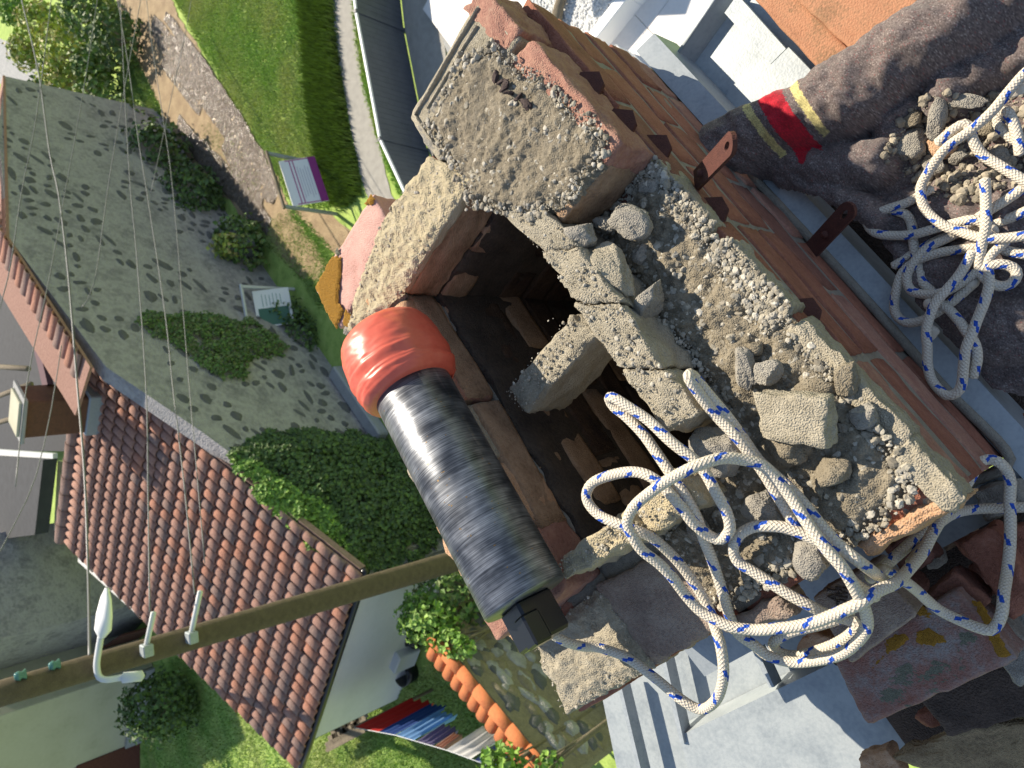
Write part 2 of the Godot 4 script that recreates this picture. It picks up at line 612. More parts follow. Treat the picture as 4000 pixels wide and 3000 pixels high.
	M.slate = surface(paint(99, [hexa("26282c"), hexa("34363a"), hexa("404246")], 0.01, 0.07), 0.85, 0.6)
	M.redbrick = surface(paint(89, [hexa("4a2b23"), hexa("653c30"), hexa("79503f")], 0.02, 0.1), 0.95, 1.0, grit, 0.8)
	M.timber = surface(paint(90, [hexa("4d463c"), hexa("6b6152"), hexa("827763"), hexa("8f8572")], 0.01, 0.09, 0.45), 0.93, 1.6, grit, 0.7)
	M.darkmetal = surface(paint(91, [hexa("3c424c"), hexa("484e58"), hexa("525862")], 0.01, 0.05), 0.55, 0.8)
	M.wire = plain(hexa("6d6e70"), 0.5, 0.2)
	M.terrace = surface(paint(92, [hexa("cfccc8"), hexa("d8d5d1"), hexa("dedbd7")], 0.006, 0.05), 0.6, 0.6)
	M.pebble = surface(paint(93, [hexa("c6c6c4"), hexa("e0e0dd"), hexa("ededea")], 0.05, 0.2), 0.9, 1.5, grit, 1.0)
	M.white = plain(hexa("e8e8e6"), 0.5)
	M.greywhite = plain(hexa("c9ccce"), 0.45)
	M.concrete = surface(paint(94, [hexa("8f9090"), hexa("a4a5a4"), hexa("b1b1ae")], 0.01, 0.07), 0.95, 0.7, grit, 0.6)

	M.greyslat = surface(paint(95, [hexa("8f8a83"), hexa("a8a39c"), hexa("b6b2ab")], 0.01, 0.06), 0.85, 1.2)
	M.rubblewall = surface(paint(96, [hexa("5f574a"), hexa("7d7361"), hexa("968a74"), hexa("857a68")], 0.02, 0.08), 0.95, 0.8, grit, 0.8)
	M.orange_tile = surface(paint(98, [hexa("8f4d31"), hexa("b5683f"), hexa("c07748"), hexa("a86040")], 0.02, 0.1), 0.9, 1.2, grit, 0.5)
	M.slat_mesh = box(Vector3(0.104, 1.0, 0.022), 0.006)
	M.coping_mesh = arch_tile(0.19, 0.34, 0.07, 79)
	M.wallstone = stone(303, Vector3.ONE, 6, 6, 0.07)

# felted wool: grey brown fibres with stray red and pale ones; red stripe between two yellow ones
func cloth_material() -> StandardMaterial3D:
	var w := 1280; var h := 768
	var im := Image.create(w, h, false, Image.FORMAT_RGB8)
	var r := RandomNumberGenerator.new()
	r.seed = 63
	for x in w:
		var t := (float(x) / w - 0.5) * 1.6
		for y in h:
			var e := t + 0.0016 * sin(y * TAU / 96.0) + r.randfn() * 0.0007
			var c := hexa("6f635f")
			var across := (float(y) / h - 0.5) * 1.2
			if e > 0.012 and e < 0.05 and across > -0.085 + 0.012 * sin(x * 0.19): c = hexa("b01428")
			elif ((e > -0.014 and e < 0.0) or (e > 0.062 and e < 0.076)) and across > -0.07: c = hexa("c9bb7c")
			else:
				var k := r.randf()
				if k < 0.02: c = hexa("7d4a48")
				elif k < 0.1: c = hexa("938a84")
				elif k < 0.25: c = hexa("574c4a")
			var s := r.randf_range(0.78, 1.12)
			im.set_pixel(x, y, Color(c.r * s, c.g * s, c.b * s))
	var m := StandardMaterial3D.new()
	m.albedo_texture = ImageTexture.create_from_image(im)
	m.roughness = 0.98
	m.rim_enabled = true
	m.rim = 0.3
	return m

func rope_material() -> StandardMaterial3D:
	var w := 128; var h := 256
	var im := Image.create(w, h, false, Image.FORMAT_RGB8)
	var hm := Image.create(w, h, false, Image.FORMAT_RGBA8)
	for y in h:
		for x in w:
			var u := float(x) / w * 8.0
			var v := float(y) / h * 16.0
			var p := u + v; var q := u - v
			var even := (floori(p) + floori(q)) % 2 == 0
			var across := absf(fposmod(p if even else q, 1.0) - 0.5) * 2.0
			var along := absf(fposmod(q if even else p, 1.0) - 0.5) * 2.0
			var high := sqrt(maxf(0.0, 1.0 - across * across)) * (1.0 - 0.35 * along * along)
			var c := hexa("dad1c1").lerp(hexa("bfb29c"), clampf(N.get_noise_2d(x * 0.9, y * 0.9) * 0.8 + 0.25, 0, 1))
			var blue := false
			for fl in [[0.08, 0.1], [0.2, 0.19], [0.58, 0.1], [0.7, 0.19], [0.33, 0.6], [0.45, 0.69], [0.83, 0.6], [0.95, 0.69]]:
				var dv: float = fposmod(float(y) / h - fl[1] + 0.5, 1.0) - 0.5
				var du: float = fposmod(float(x) / w - fl[0] - dv * 0.6 + 0.5, 1.0) - 0.5
				if absf(du) < 0.062 and absf(dv) < 0.05: blue = true
			if blue: c = hexa("1d4fb4")
			im.set_pixel(x, y, c)
			hm.set_pixel(x, y, Color(high, high, high))
	hm.bump_map_to_normal_map(5.0)
	var m := StandardMaterial3D.new()
	m.albedo_texture = ImageTexture.create_from_image(im)
	m.normal_enabled = true
	m.normal_texture = ImageTexture.create_from_image(hm)
	m.normal_scale = 1.0
	m.roughness = 0.85
	return m

# bare steel rubbed round and round: streaks that follow the ring
func steel_material() -> StandardMaterial3D:
	var w := 512; var h := 512
	var im := Image.create(w, h, false, Image.FORMAT_RGB8)
	var ro := Image.create(w, h, false, Image.FORMAT_RGB8)
	for y in h:
		var ring := N.get_noise_2d(3.0, y * 0.35) * 0.6 + N.get_noise_2d(9.0, y * 0.09) * 0.7
		for x in w:
			var a := TAU * x / w
			var px := cos(a) * 26.0; var pz := sin(a) * 26.0
			var s := N.get_noise_3d(px * 0.035, y * 1.1, pz * 0.035)
			var g := N.get_noise_3d(px * 0.05 + 40.0, y * 0.018, pz * 0.05)
			var t := clampf(0.42 + ring * 0.22 + s * 0.55 + g * 0.45, 0.0, 1.0)
			var c := hexa("3a3d43").lerp(hexa("a2a5aa"), t)
			if N.get_noise_3d(px * 0.2, y * 0.12, pz * 0.2 + 70.0) > 0.62: c = hexa("8a6a3c")
			im.set_pixel(x, y, c)
			var r := clampf(0.32 + t * 0.2 - s * 0.14, 0.2, 0.7)
			ro.set_pixel(x, y, Color(r, r, r))
	var m := StandardMaterial3D.new()
	m.albedo_texture = ImageTexture.create_from_image(im)
	m.roughness_texture = ImageTexture.create_from_image(ro)
	m.roughness = 1.0
	m.metallic = 0.65
	return m

# ---------------------------------------------------------------- the chimney
func brick_mesh(l: float, h: float, d: float, seed_: int) -> ArrayMesh:
	var o := Vector3(seed_ * 0.53, seed_ * 0.31, seed_ * 0.17)
	var b := block(pv([-l / 2 + o.x, 0, -d / 2 + o.z, l / 2 + o.x, 0, -d / 2 + o.z, l / 2 + o.x, 0, d / 2 + o.z, -l / 2 + o.x, 0, d / 2 + o.z]), h / 2, -h / 2, 0.0016, 6, 0.0035, 26.0)
	var st := SurfaceTool.new()
	st.append_from(b, 0, Transform3D(Basis(), -Vector3(o.x, 0, o.z)))
	return st.commit()

func chimney() -> void:
	var ch := thing("brick_chimney", "half dismantled brick chimney with open flues and rubble on its top", "chimney", CH)
	var full := []; var half := []
	for i in 3:
		full.append(brick_mesh(0.245, 0.066, 0.118, i + 1))
		half.append(brick_mesh(0.118, 0.066, 0.118, i + 11))
	# mortar body round the open shafts
	for w in [[-0.452, -0.2535, -0.9385, 0.0245], [-0.931, -0.742, -0.9385, 0.0245], [-0.742, -0.452, -0.936, -0.742], [-0.742, -0.452, -0.165, 0.022]]:
		part(ch, "mortar_core", block(rect(w[0], w[1], w[2], w[3]), -0.099, -1.1, 0.0012, 16, 0.004, 14.0), M.joint)
	part(ch, "shaft_floor", box(Vector3(0.4, 0.05, 0.7), 0.01), M.soot, at(-0.6, -1.12, -0.45))
	# outer courses
	for course in 8:
		var y := -0.132 - course * 0.0765
		var shift := 0.0 if course % 2 == 0 else 0.128
		for face in 2:                                       # the two long faces
			var x := -0.31 if face == 0 else -0.876
			var z := -0.94 + (0.0 if shift == 0.0 else 0.0)
			var k := 0
			while z < 0.02:
				var l := 0.245
				if k == 0 and shift > 0.0: l = 0.118
				if rng.randf() < 0.12: l = 0.118
				if z + l > -0.09: l = 0.03 - z
				var pool: Array = full if l > 0.2 else half
				var long := l / (0.245 if l > 0.2 else 0.118)
				part(ch, "brick", pool[rng.randi() % 3], M["brick%d" % (rng.randi() % 4)], Transform3D(Basis(Vector3.UP, PI / 2 + (PI if rng.randf() < 0.5 else 0.0)) * Basis.from_scale(Vector3(long, 1, 1)), Vector3(x + rng.randf_range(-0.0015, 0.0025) * (1 if face == 0 else -1), y, z + l / 2)))
				z += l + 0.0115
				k += 1
		for face in 2:                                       # the two ends
			var z := -0.032 if face == 0 else -0.884
			var x := -0.81 + shift * 0.5
			while x < -0.37:
				var l := 0.245 if x + 0.245 < -0.37 else 0.118
				if x + l > -0.372: break
				var pool: Array = full if l > 0.2 else half
				part(ch, "brick", pool[rng.randi() % 3], M["brick%d" % (rng.randi() % 4)], at(x + l / 2, y, z, PI if rng.randf() < 0.5 else 0.0))
				x += l + 0.0115
	part(ch, "lining_mortar", block(rect(-0.76, -0.7315, -0.742, -0.166), -0.1, -1.09, 0.006, 26, 0.004, 11.0), M.sootmortar)
	part(ch, "lining_mortar", block(rect(-0.738, -0.453, -0.76, -0.7315), -0.1, -1.09, 0.006, 26, 0.004, 11.0), M.sootmortar)
	# sooty lining seen inside the shaft: left side and far side, top courses painted paler for bounced light
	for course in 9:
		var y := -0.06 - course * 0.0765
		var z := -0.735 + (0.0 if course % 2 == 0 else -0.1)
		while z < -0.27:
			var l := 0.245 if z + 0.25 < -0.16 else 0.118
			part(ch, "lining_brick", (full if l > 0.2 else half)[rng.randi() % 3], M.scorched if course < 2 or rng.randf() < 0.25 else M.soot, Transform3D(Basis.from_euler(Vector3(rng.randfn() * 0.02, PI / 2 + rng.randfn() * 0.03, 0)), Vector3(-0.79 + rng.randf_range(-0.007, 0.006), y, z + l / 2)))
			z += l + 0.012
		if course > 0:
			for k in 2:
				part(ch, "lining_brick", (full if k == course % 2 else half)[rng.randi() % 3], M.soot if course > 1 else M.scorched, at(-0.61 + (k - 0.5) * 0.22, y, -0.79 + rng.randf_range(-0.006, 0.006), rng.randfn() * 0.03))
	# top course of the far end
	var tops := [
		["brick", pv([-0.95, -0.014, -0.943, -0.682, -0.014, -0.938, -0.678, -0.014, -0.839, -0.938, -0.014, -0.816]), 0.014, 0.09, M.rosy, 0.002],
		["brick", pv([-0.658, 0, -0.856, -0.521, 0, -0.85, -0.466, 0, -0.736, -0.743, 0, -0.726]), 0.002, 0.022, M.stained, 0.003],
		["brick", pv([-0.655, -0.004, -0.854, -0.525, -0.004, -0.849, -0.471, -0.004, -0.74, -0.742, -0.004, -0.728]), 0.02, 0.1, M.scorched, 0.003],
		["brick", pv([-0.93, -0.01, -0.802, -0.738, -0.01, -0.82, -0.742, -0.01, -0.723, -0.863, -0.01, -0.705]), 0.012, 0.09, M.mortar, 0.005],
		["brick", pv([-0.87, -0.004, -0.795, -0.809, -0.004, -0.788, -0.803, -0.004, -0.735, -0.858, -0.004, -0.734]), 0.002, 0.09, M.orange_brick, 0.003],
		["brick", pv([-0.509, 0, -0.943, -0.422, 0, -0.94, -0.425, 0, -0.842, -0.517, 0, -0.843]), 0.006, 0.1, M.mortar, 0.004],
	]
	for t in tops:
		part(ch, t[0], block(t[1], -t[2], -t[3], t[5], 14, 0.007), t[4])
	# stamped brick along the far edge with a sunk panel
	var stamped := part(ch, "stamped_brick", block(pv([-0.512, 0, -0.943, -0.27, 0, -0.943, -0.27, 0, -0.82, -0.512, 0, -0.82]), -0.004, -0.085, 0.0016, 12, 0.005), M.dusty)
	for r in [[-0.499, -0.29, -0.931, -0.927, 0.006], [-0.499, -0.495, -0.931, -0.85, 0.006], [-0.47, -0.31, -0.913, -0.909, 0.005]]:
		part(stamped, "panel_rim", block(rect(r[0], r[1], r[2], r[3]), r[4] - 0.004, -0.02, 0.0006, 4, 0.002), M.dusty)
	# long thin bricks set on edge between the shaft and the filled half
	for s in [pv([-0.479, 0, -0.78, -0.419, 0, -0.674, -0.39, 0, -0.501, -0.447, 0, -0.545]), pv([-0.447, 0, -0.545, -0.39, 0, -0.501, -0.389, 0, -0.381, -0.446, 0, -0.449]), pv([-0.45, -0.004, -0.449, -0.392, -0.004, -0.382, -0.395, -0.004, -0.279, -0.452, -0.004, -0.323]), pv([-0.453, -0.006, -0.321, -0.396, -0.006, -0.277, -0.391, -0.006, -0.204, -0.449, -0.006, -0.209])]:
		part(ch, "edge_brick", block(s, 0.0, -0.115, 0.004, 14, 0.006), M.dusty)
	# raised far block: bricks round a filling of crumbled mortar
	for s in [[pv([-0.263, 0, -0.947, -0.259, 0, -0.827, -0.305, 0, -0.826, -0.312, 0, -0.961]), 0.0], [pv([-0.256, 0, -0.801, -0.25, 0, -0.554, -0.289, 0, -0.553, -0.306, 0, -0.808]), 0.0]]:
		part(ch, "brick", block(s[0], -0.002, -0.088, 0.003, 14, 0.006), M.brick3)
	part(ch, "brick", block(pv([-0.40, 0, -0.66, -0.29, 0, -0.66, -0.275, 0, -0.553, -0.40, 0, -0.560]), -0.012, -0.095, 0.003, 12, 0.006), M.scorched)
	part(ch, "brick", block(rect(-0.30, -0.246, -0.94, -0.66), -0.09, -0.10, 0.002, 8, 0.004), M.brick1)
	# rim of the lower course on the near side, gaps where mortar fell out
	for s in [pv([-0.253, -0.09, -0.554, -0.248, -0.09, -0.411, -0.283, -0.09, -0.404, -0.294, -0.09, -0.552]), pv([-0.247, -0.09, -0.383, -0.241, -0.09, -0.252, -0.292, -0.09, -0.244, -0.289, -0.09, -0.385]), pv([-0.24, -0.088, -0.235, -0.232, -0.088, -0.05, -0.259, -0.088, -0.043, -0.272, -0.088, -0.236]), pv([-0.236, -0.088, -0.052, -0.231, -0.088, 0.037, -0.26, -0.088, 0.042, -0.271, -0.088, -0.041])]:
		part(ch, "rim_brick", block(s, -0.086, -0.135, 0.0035, 16, 0.006), M.dusty)
	part(ch, "corner_brick", block(pv([-0.248, -0.085, 0.023, -0.23, -0.085, 0.041, -0.368, -0.085, 0.041, -0.369, -0.085, 0.019]), -0.092, -0.15, 0.003, 14, 0.005), M.orange_brick)
	# lower course at the near end
	for s in [[pv([-0.76, -0.095, -0.119, -0.559, -0.095, -0.099, -0.602, -0.095, 0.025, -0.737, -0.095, 0.026]), M.greybrick], [pv([-0.943, -0.09, -0.08, -0.791, -0.09, -0.077, -0.735, -0.09, 0.025, -0.951, -0.09, 0.021]), M.dusty], [pv([-0.621, -0.095, -0.117, -0.519, -0.095, -0.11, -0.505, -0.095, -0.06, -0.597, -0.095, -0.053]), M.dirt], [pv([-0.598, -0.1, 0.025, -0.491, -0.1, 0.026, -0.49, -0.1, 0.057, -0.582, -0.1, 0.048]), M.greybrick], [pv([-0.998, -0.08, -0.167, -0.941, -0.08, -0.16, -0.951, -0.08, -0.121, -0.992, -0.08, -0.125]), M.orange_brick]]:
		part(ch, "brick", block(s[0], -0.085, -0.15, 0.004, 14, 0.007), s[1])
	# brick bridging the shafts and the wall across their near end
	part(ch, "bridge_brick", block(pv([-0.683, -0.06, -0.462, -0.493, -0.06, -0.467, -0.48, -0.06, -0.409, -0.678, -0.06, -0.403]), -0.06, -0.17, 0.004, 16, 0.01), M.dusty)
	part(ch, "cross_brick", block(pv([-0.715, 0, -0.169, -0.561, 0, -0.172, -0.564, 0, -0.121, -0.729, 0, -0.14]), 0.0, -0.1, 0.004, 16, 0.008), M.stained)
	part(ch, "cross_brick", block(pv([-0.566, -0.012, -0.175, -0.471, -0.012, -0.17, -0.461, -0.012, -0.113, -0.568, -0.012, -0.12]), -0.012, -0.11, 0.004, 16, 0.008), M.stained)
	# header bricks of the left wall under the steel cylinder
	var z := -0.72
	for k in 5:
		var l := 0.112
		part(ch, "brick", block(rect(-0.938 + rng.randf_range(-0.008, 0.006), -0.742, z, z + l), -rng.randf_range(0.0, 0.012), -0.1, 0.003, 10, 0.006), [M.orange_brick, M.brick3, M.dusty][k % 3])
		z += l + 0.008
	# lichen crusts
	for l in [[pv([-0.94, -0.008, -0.938, -0.853, -0.008, -0.942, -0.828, -0.008, -0.916, -0.848, -0.008, -0.894, -0.896, -0.008, -0.861, -0.893, -0.008, -0.831, -0.941, -0.008, -0.818, -0.945, -0.008, -0.87]), M.lichen], [pv([-0.713, -0.008, -0.94, -0.677, -0.008, -0.934, -0.677, -0.008, -0.917, -0.69, -0.008, -0.914]), M.lichen], [pv([-0.888, -0.006, -0.833, -0.879, -0.006, -0.791, -0.899, -0.006, -0.781, -0.918, -0.006, -0.812]), M.lichen], [pv([-0.84, -0.008, -0.943, -0.822, -0.008, -0.938, -0.828, -0.008, -0.924, -0.84, -0.008, -0.929]), M.grey_lichen]]:
		var outline := ragged(flat(l[0]), 0.006, 0.003)
		part(ch, "lichen_crust", bed(outline, 0.0022, func(p: Vector2, e: float) -> float: return -0.012 + minf(e * 0.8, 0.005) + 0.0022 * N.get_noise_2d(p.x * 260.0, p.y * 260.0)), l[1])
	var crust := ragged(flat(pv([-0.702, 0, -0.857, -0.645, 0, -0.864, -0.522, 0, -0.849, -0.469, 0, -0.737, -0.599, 0, -0.73, -0.739, 0, -0.723, -0.806, 0, -0.736, -0.91, 0, -0.788, -0.813, 0, -0.831, -0.735, 0, -0.85])), 0.012, 0.005)
	part(ch, "mortar_bed", bed(crust, 0.0026, func(p: Vector2, e: float) -> float: return -0.006 + minf(e * 0.6, 0.007) + 0.006 * N.get_noise_2d(p.x * 24.0, p.y * 24.0) + 0.004 * N.get_noise_2d(p.x * 70.0, p.y * 40.0) + clods(p) * 0.45), M.stained)
	var shelf := ragged(flat(pv([-0.942, -0.09, -0.113, -0.849, -0.09, -0.113, -0.759, -0.09, -0.115, -0.735, -0.09, -0.09, -0.736, -0.09, -0.038, -0.732, -0.09, 0.029, -0.94, -0.09, 0.019])), 0.014, 0.005)
	part(ch, "mortar_bed", bed(shelf, 0.0028, func(p: Vector2, e: float) -> float: return -0.09 + minf(e * 0.6, 0.012) + 0.008 * N.get_noise_2d(p.x * 22.0, p.y * 22.0) + clods(p) * 0.7), M.dusty)
	# crumbled mortar: a fine uneven bed on the raised block, another in the filled half, another at the near end
	var high := ragged(pv_flat([-0.492, -0.90, -0.36, -0.905, -0.305, -0.86, -0.29, -0.80, -0.268, -0.72, -0.256, -0.575, -0.275, -0.556, -0.36, -0.557, -0.43, -0.59, -0.505, -0.70]), 0.02, 0.006)
	part(ch, "mortar_bed", bed(high, 0.0026, func(p: Vector2, e: float) -> float: return bed_high(p, e)), M.dirt)
	var low := ragged(pv_flat([-0.40, -0.56, -0.262, -0.56, -0.252, -0.43, -0.258, -0.41, -0.252, -0.24, -0.256, 0.004, -0.33, 0.018, -0.46, 0.016, -0.6, 0.0, -0.64, -0.06, -0.6, -0.13, -0.52, -0.15, -0.42, -0.2, -0.40, -0.3]), 0.03, 0.005)
	part(ch, "mortar_bed", bed(low, 0.0028, func(p: Vector2, e: float) -> float: return bed_low(p, e)), M.dirt)
	# loose grains on all of it
	var shapes := []
	for i in 3: shapes.append(stone(500 + i, Vector3(1, 0.8, 0.9), 3, 9, 0.1, true))
	var places := [[], [], []]; var tones := [[], [], []]
	var drop := func(p: Vector2, y: float, s: float) -> void:
		var k := rng.randi() % 3
		var b := Basis.from_euler(Vector3(rng.randf() * TAU, rng.randf() * TAU, rng.randf() * TAU)).scaled(Vector3(s, s * rng.randf_range(0.6, 1.0), s))
		places[k].append(Transform3D(b, Vector3(p.x, y, p.y)))
		var t := rng.randf_range(0.65, 1.25)
		var c: Color = [Color(0.33, 0.3, 0.235), Color(0.38, 0.35, 0.285), Color(0.27, 0.24, 0.185), Color(0.43, 0.4, 0.335)][rng.randi() % 4]
		tones[k].append(Color(c.r * t, c.g * t, c.b * t))
	for p in inside(high, 4500):
		drop.call(p, bed_high(p, 0.02) + 0.0005, 0.0026 + pow(rng.randf(), 7.0) * 0.012)
	for p in inside(shelf, 420): drop.call(p, -0.083, 0.002 + pow(rng.randf(), 6.0) * 0.008)
	for p in inside(crust, 380): drop.call(p, 0.0, 0.002 + pow(rng.randf(), 6.0) * 0.008)
	for p in inside(low, 8500):
		drop.call(p, bed_low(p, 0.02) + 0.0005, 0.003 + pow(rng.randf(), 6.0) * 0.014)
	for s in [flat(pv([-0.475, 0, -0.775, -0.419, 0, -0.674, -0.39, 0, -0.501, -0.389, 0, -0.381, -0.393, 0, -0.277, -0.388, 0, -0.203, -0.443, 0, -0.21, -0.449, 0, -0.322, -0.446, 0, -0.449, -0.447, 0, -0.545]))]:
		for p in inside(s, 900): drop.call(p, 0.001, 0.002 + pow(rng.randf(), 7.0) * 0.008)
	for s in [flat(pv([-0.253, -0.09, -0.554, -0.248, -0.09, -0.411, -0.283, -0.09, -0.404, -0.294, -0.09, -0.552])), flat(pv([-0.247, -0.09, -0.383, -0.241, -0.09, -0.252, -0.292, -0.09, -0.244, -0.289, -0.09, -0.385]))]:
		for p in inside(s, 500): drop.call(p, -0.083, 0.003 + pow(rng.randf(), 4.0) * 0.011)
	for s in [flat(pv([-0.943, -0.09, -0.08, -0.791, -0.09, -0.077, -0.735, -0.09, 0.025, -0.951, -0.09, 0.021])), flat(pv([-0.715, 0, -0.169, -0.464, 0, -0.168, -0.455, 0, -0.111, -0.729, 0, -0.14])), flat(pv([-0.683, -0.06, -0.462, -0.493, -0.06, -0.467, -0.48, -0.06, -0.409, -0.678, -0.06, -0.403]))]:
		for p in inside(s, 260): drop.call(p, top_of(p), 0.002 + pow(rng.randf(), 5.0) * 0.007)
	for k in 3:
		mass("mortar_crumbs", "", "", scatter_mesh(shapes[k], places[k], tones[k]), M.crumb, Transform3D.IDENTITY, ch)
	# iron straps let into the near face
	strap(ch, Vector3(-0.235, -0.13, -0.499), Vector3(-0.148, -0.02, -0.44))
	strap(ch, Vector3(-0.226, -0.4, -0.394), Vector3(-0.146, -0.36, -0.388))
	# shards of tile wedged in the joints
	for s in [[Vector3(-0.25, -0.115, -0.586), 0.4], [Vector3(-0.238, -0.125, -0.453), 0.5], [Vector3(-0.241, -0.14, -0.258), 0.6], [Vector3(-0.225, -0.06, -0.715), 0.4], [Vector3(-0.236, -0.06, -0.625), 0.3]]:
		part(ch, "tile_shard", plate(PackedVector2Array([Vector2(-0.02, -0.022), Vector2(0.006, -0.024), Vector2(0.016, 0.004), Vector2(0.002, 0.02), Vector2(-0.02, 0.022)]), 0.004, -0.004), M.rust, Transform3D(Basis.from_euler(Vector3(0.25, s[1], -0.35)), Vector3(-0.249, s[0].y - 0.015, s[0].z)))

func pv_flat(a: Array) -> PackedVector2Array:
	var o := PackedVector2Array()
	for i in range(0, a.size(), 2): o.append(Vector2(a[i], a[i + 1]))
	return o

func top_of(p: Vector2) -> float:
	if p.x < -0.5 and p.y < -0.3: return -0.056
	if p.y < -0.12: return 0.003
	return -0.081

func clods(p: Vector2) -> float:
	return 0.0075 * (0.25 - absf(K.get_noise_2d(p.x * 60.0, p.y * 60.0) + 0.5)) + 0.005 * (0.25 - absf(K.get_noise_2d(p.x * 130.0, p.y * 130.0) + 0.5))

func bed_high(p: Vector2, e: float) -> float:
	var lump := 0.009 * N.get_noise_2d(p.x * 16.0, p.y * 16.0) + 0.004 * N.get_noise_2d(p.x * 55.0 + 9.0, p.y * 55.0)
	return -0.014 + minf(e * 0.8, 0.02) + lump + clods(p) * smoothstep(-0.2, 0.25, N.get_noise_2d(p.x * 9.0 + 4.0, p.y * 9.0) + 0.15)

func bed_low(p: Vector2, e: float) -> float:
	var lump := 0.014 * N.get_noise_2d(p.x * 13.0 + 5.0, p.y * 13.0) + 0.005 * N.get_noise_2d(p.x * 50.0, p.y * 50.0)
	return -0.102 + minf(e * 0.7, 0.018) + lump + clods(p)

func strap(ch: Node, a: Vector3, b: Vector3) -> void:
	var d := b - a
	var l := d.length()
	var z := d.normalized()
	var x := Vector3.UP.cross(z).normalized()
	var t := Transform3D(Basis(x, z.cross(x), z), a)
	var o := part(ch, "iron_strap", slab_strip(l), M.rust, t)
	part(o, "rivet", lathe([Vector2(0, 0.006), Vector2(0.004, 0.005), Vector2(0.006, 0.002), Vector2(0.006, -0.002)], 10), M.rust, Transform3D(Basis(), Vector3(0, 0.004, 0.02)))

func slab_strip(l: float) -> ArrayMesh:
	var out := PackedVector2Array([Vector2(-0.015, -0.02), Vector2(0.015, -0.02), Vector2(0.015, l - 0.015)])
	for k in range(1, 8): out.append(Vector2(cos(PI * k / 8.0) * 0.015, l - 0.015 + sin(PI * k / 8.0) * 0.015))
	out.append(Vector2(-0.015, l - 0.015))
	var hole := PackedVector2Array()
	for k in 10: hole.append(Vector2(cos(TAU * k / 10.0) * 0.005, l - 0.022 + sin(TAU * k / 10.0) * 0.01))
	var a := PackedVector2Array(); var b := PackedVector2Array()
	# split at the hole so that each half is a simple outline
	for p in out:
		if p.x >= 0: a.append(p)
	a.insert(0, Vector2(0, -0.02))
	a.append(Vector2(0, l))
	a.append(Vector2(0, l - 0.012))
	for k in [1, 0, 9, 8]: a.append(hole[k])
	a.append(Vector2(0, l - 0.032))
	for p in a: b.append(Vector2(-p.x, p.y))
	var st := SurfaceTool.new()
	st.append_from(plate(a, 0.003, -0.003), 0, Transform3D.IDENTITY)
	st.append_from(plate(b, 0.003, -0.003), 0, Transform3D.IDENTITY)
	return st.commit()

# ---------------------------------------------------------------- things on and by the chimney
func cylinder() -> void:
	var c := thing("steel_cylinder", "scuffed dark steel cylinder with red taped collar lying on the chimney", "cylinder", CH * Transform3D(Basis(Vector3(1, 0, 0), Vector3(0, 0, 1), Vector3(0, -1, 0)), Vector3(-0.748, 0.072, -0.14)))
	# its own y runs along the cylinder towards the near end, from the collar (-0.52) to the plug (0)
	var st := begin()
	var sides := 64
	var prof := [Vector2(0.0, -0.46), Vector2(0.06, -0.46), Vector2(0.0655, -0.455), Vector2(0.0655, -0.004), Vector2(0.0635, 0.0), Vector2(0.0, 0.0)]
	for i in prof.size() - 1:
		for k in sides:
			for e in [[i, k], [i + 1, k], [i + 1, k + 1], [i, k], [i + 1, k + 1], [i, k + 1]]:
				var q: Vector2 = prof[e[0]]
				var a: float = TAU * e[1] / sides
				st.set_uv(Vector2(float(e[1]) / sides, q.y * 2.4))
				st.add_vertex(Vector3(cos(a) * q.x, q.y, sin(a) * q.x))
	st.generate_normals()
	part(c, "tube", st.commit(), M.steel)
	# taped collar: a bulging ring with overlapping turns of tape
	var cs := begin()
	var nt := 56; var na := 120
	var lines := []
	for k in 9: lines.append([rng.randf_range(0.05, 0.95), rng.randf_range(-0.09, 0.09), rng.randf_range(0.0006, 0.0018), rng.randf() * TAU])
	var skin := func(it: int, ia: int) -> Vector3:
		var t := clampf(float(it) / nt, 0.0, 1.0)
		var an := TAU * (ia % na) / na
		var r := 0.064 + 0.0235 * pow(sin(t * PI), 0.36) if it > 0 and it < nt else 0.06
		for l in lines:
			var d: float = t - (l[0] + l[1] * sin(an + l[3]))
			r += l[2] * (smoothstep(-0.012, 0.0, d) - smoothstep(0.0, 0.16, d))
		r += 0.0005 * N.get_noise_3d(cos(an) * 1.3, sin(an) * 1.3, t * 10.0) + 0.0016 * N.get_noise_3d(cos(an) * 2.0 + 8.0, sin(an) * 2.0, t * 4.0)
		return Vector3(cos(an) * r, -0.502 + 0.127 * t, sin(an) * r)
	for it in nt:
		for ia in na: quad(cs, skin.call(it, ia), skin.call(it + 1, ia), skin.call(it + 1, ia + 1), skin.call(it, ia + 1))
	for ia in na:
		for p in [Vector3(0, -0.505, 0), skin.call(0, ia), skin.call(0, ia + 1)]: cs.add_vertex(p)
	var collar := part(c, "tape_collar", commit(cs), M.tape)
	part(collar, "tape_flap", slab(Vector3(0.02, -0.378, 0.064), Vector3(0.045, -0.372, 0.052), Vector3(0.04, -0.39, 0.075), Vector3(0.022, -0.395, 0.078), 0.0008), M.tape)
	var plug := part(c, "plug", box(Vector3(0.062, 0.062, 0.062), 0.004), M.black, Transform3D(Basis(Vector3.UP, 0.25), Vector3(-0.012, 0.03, 0.008)))
	part(plug, "plug_lug", box(Vector3(0.03, 0.045, 0.03), 0.003), M.black, at(0.022, 0.012, -0.022))

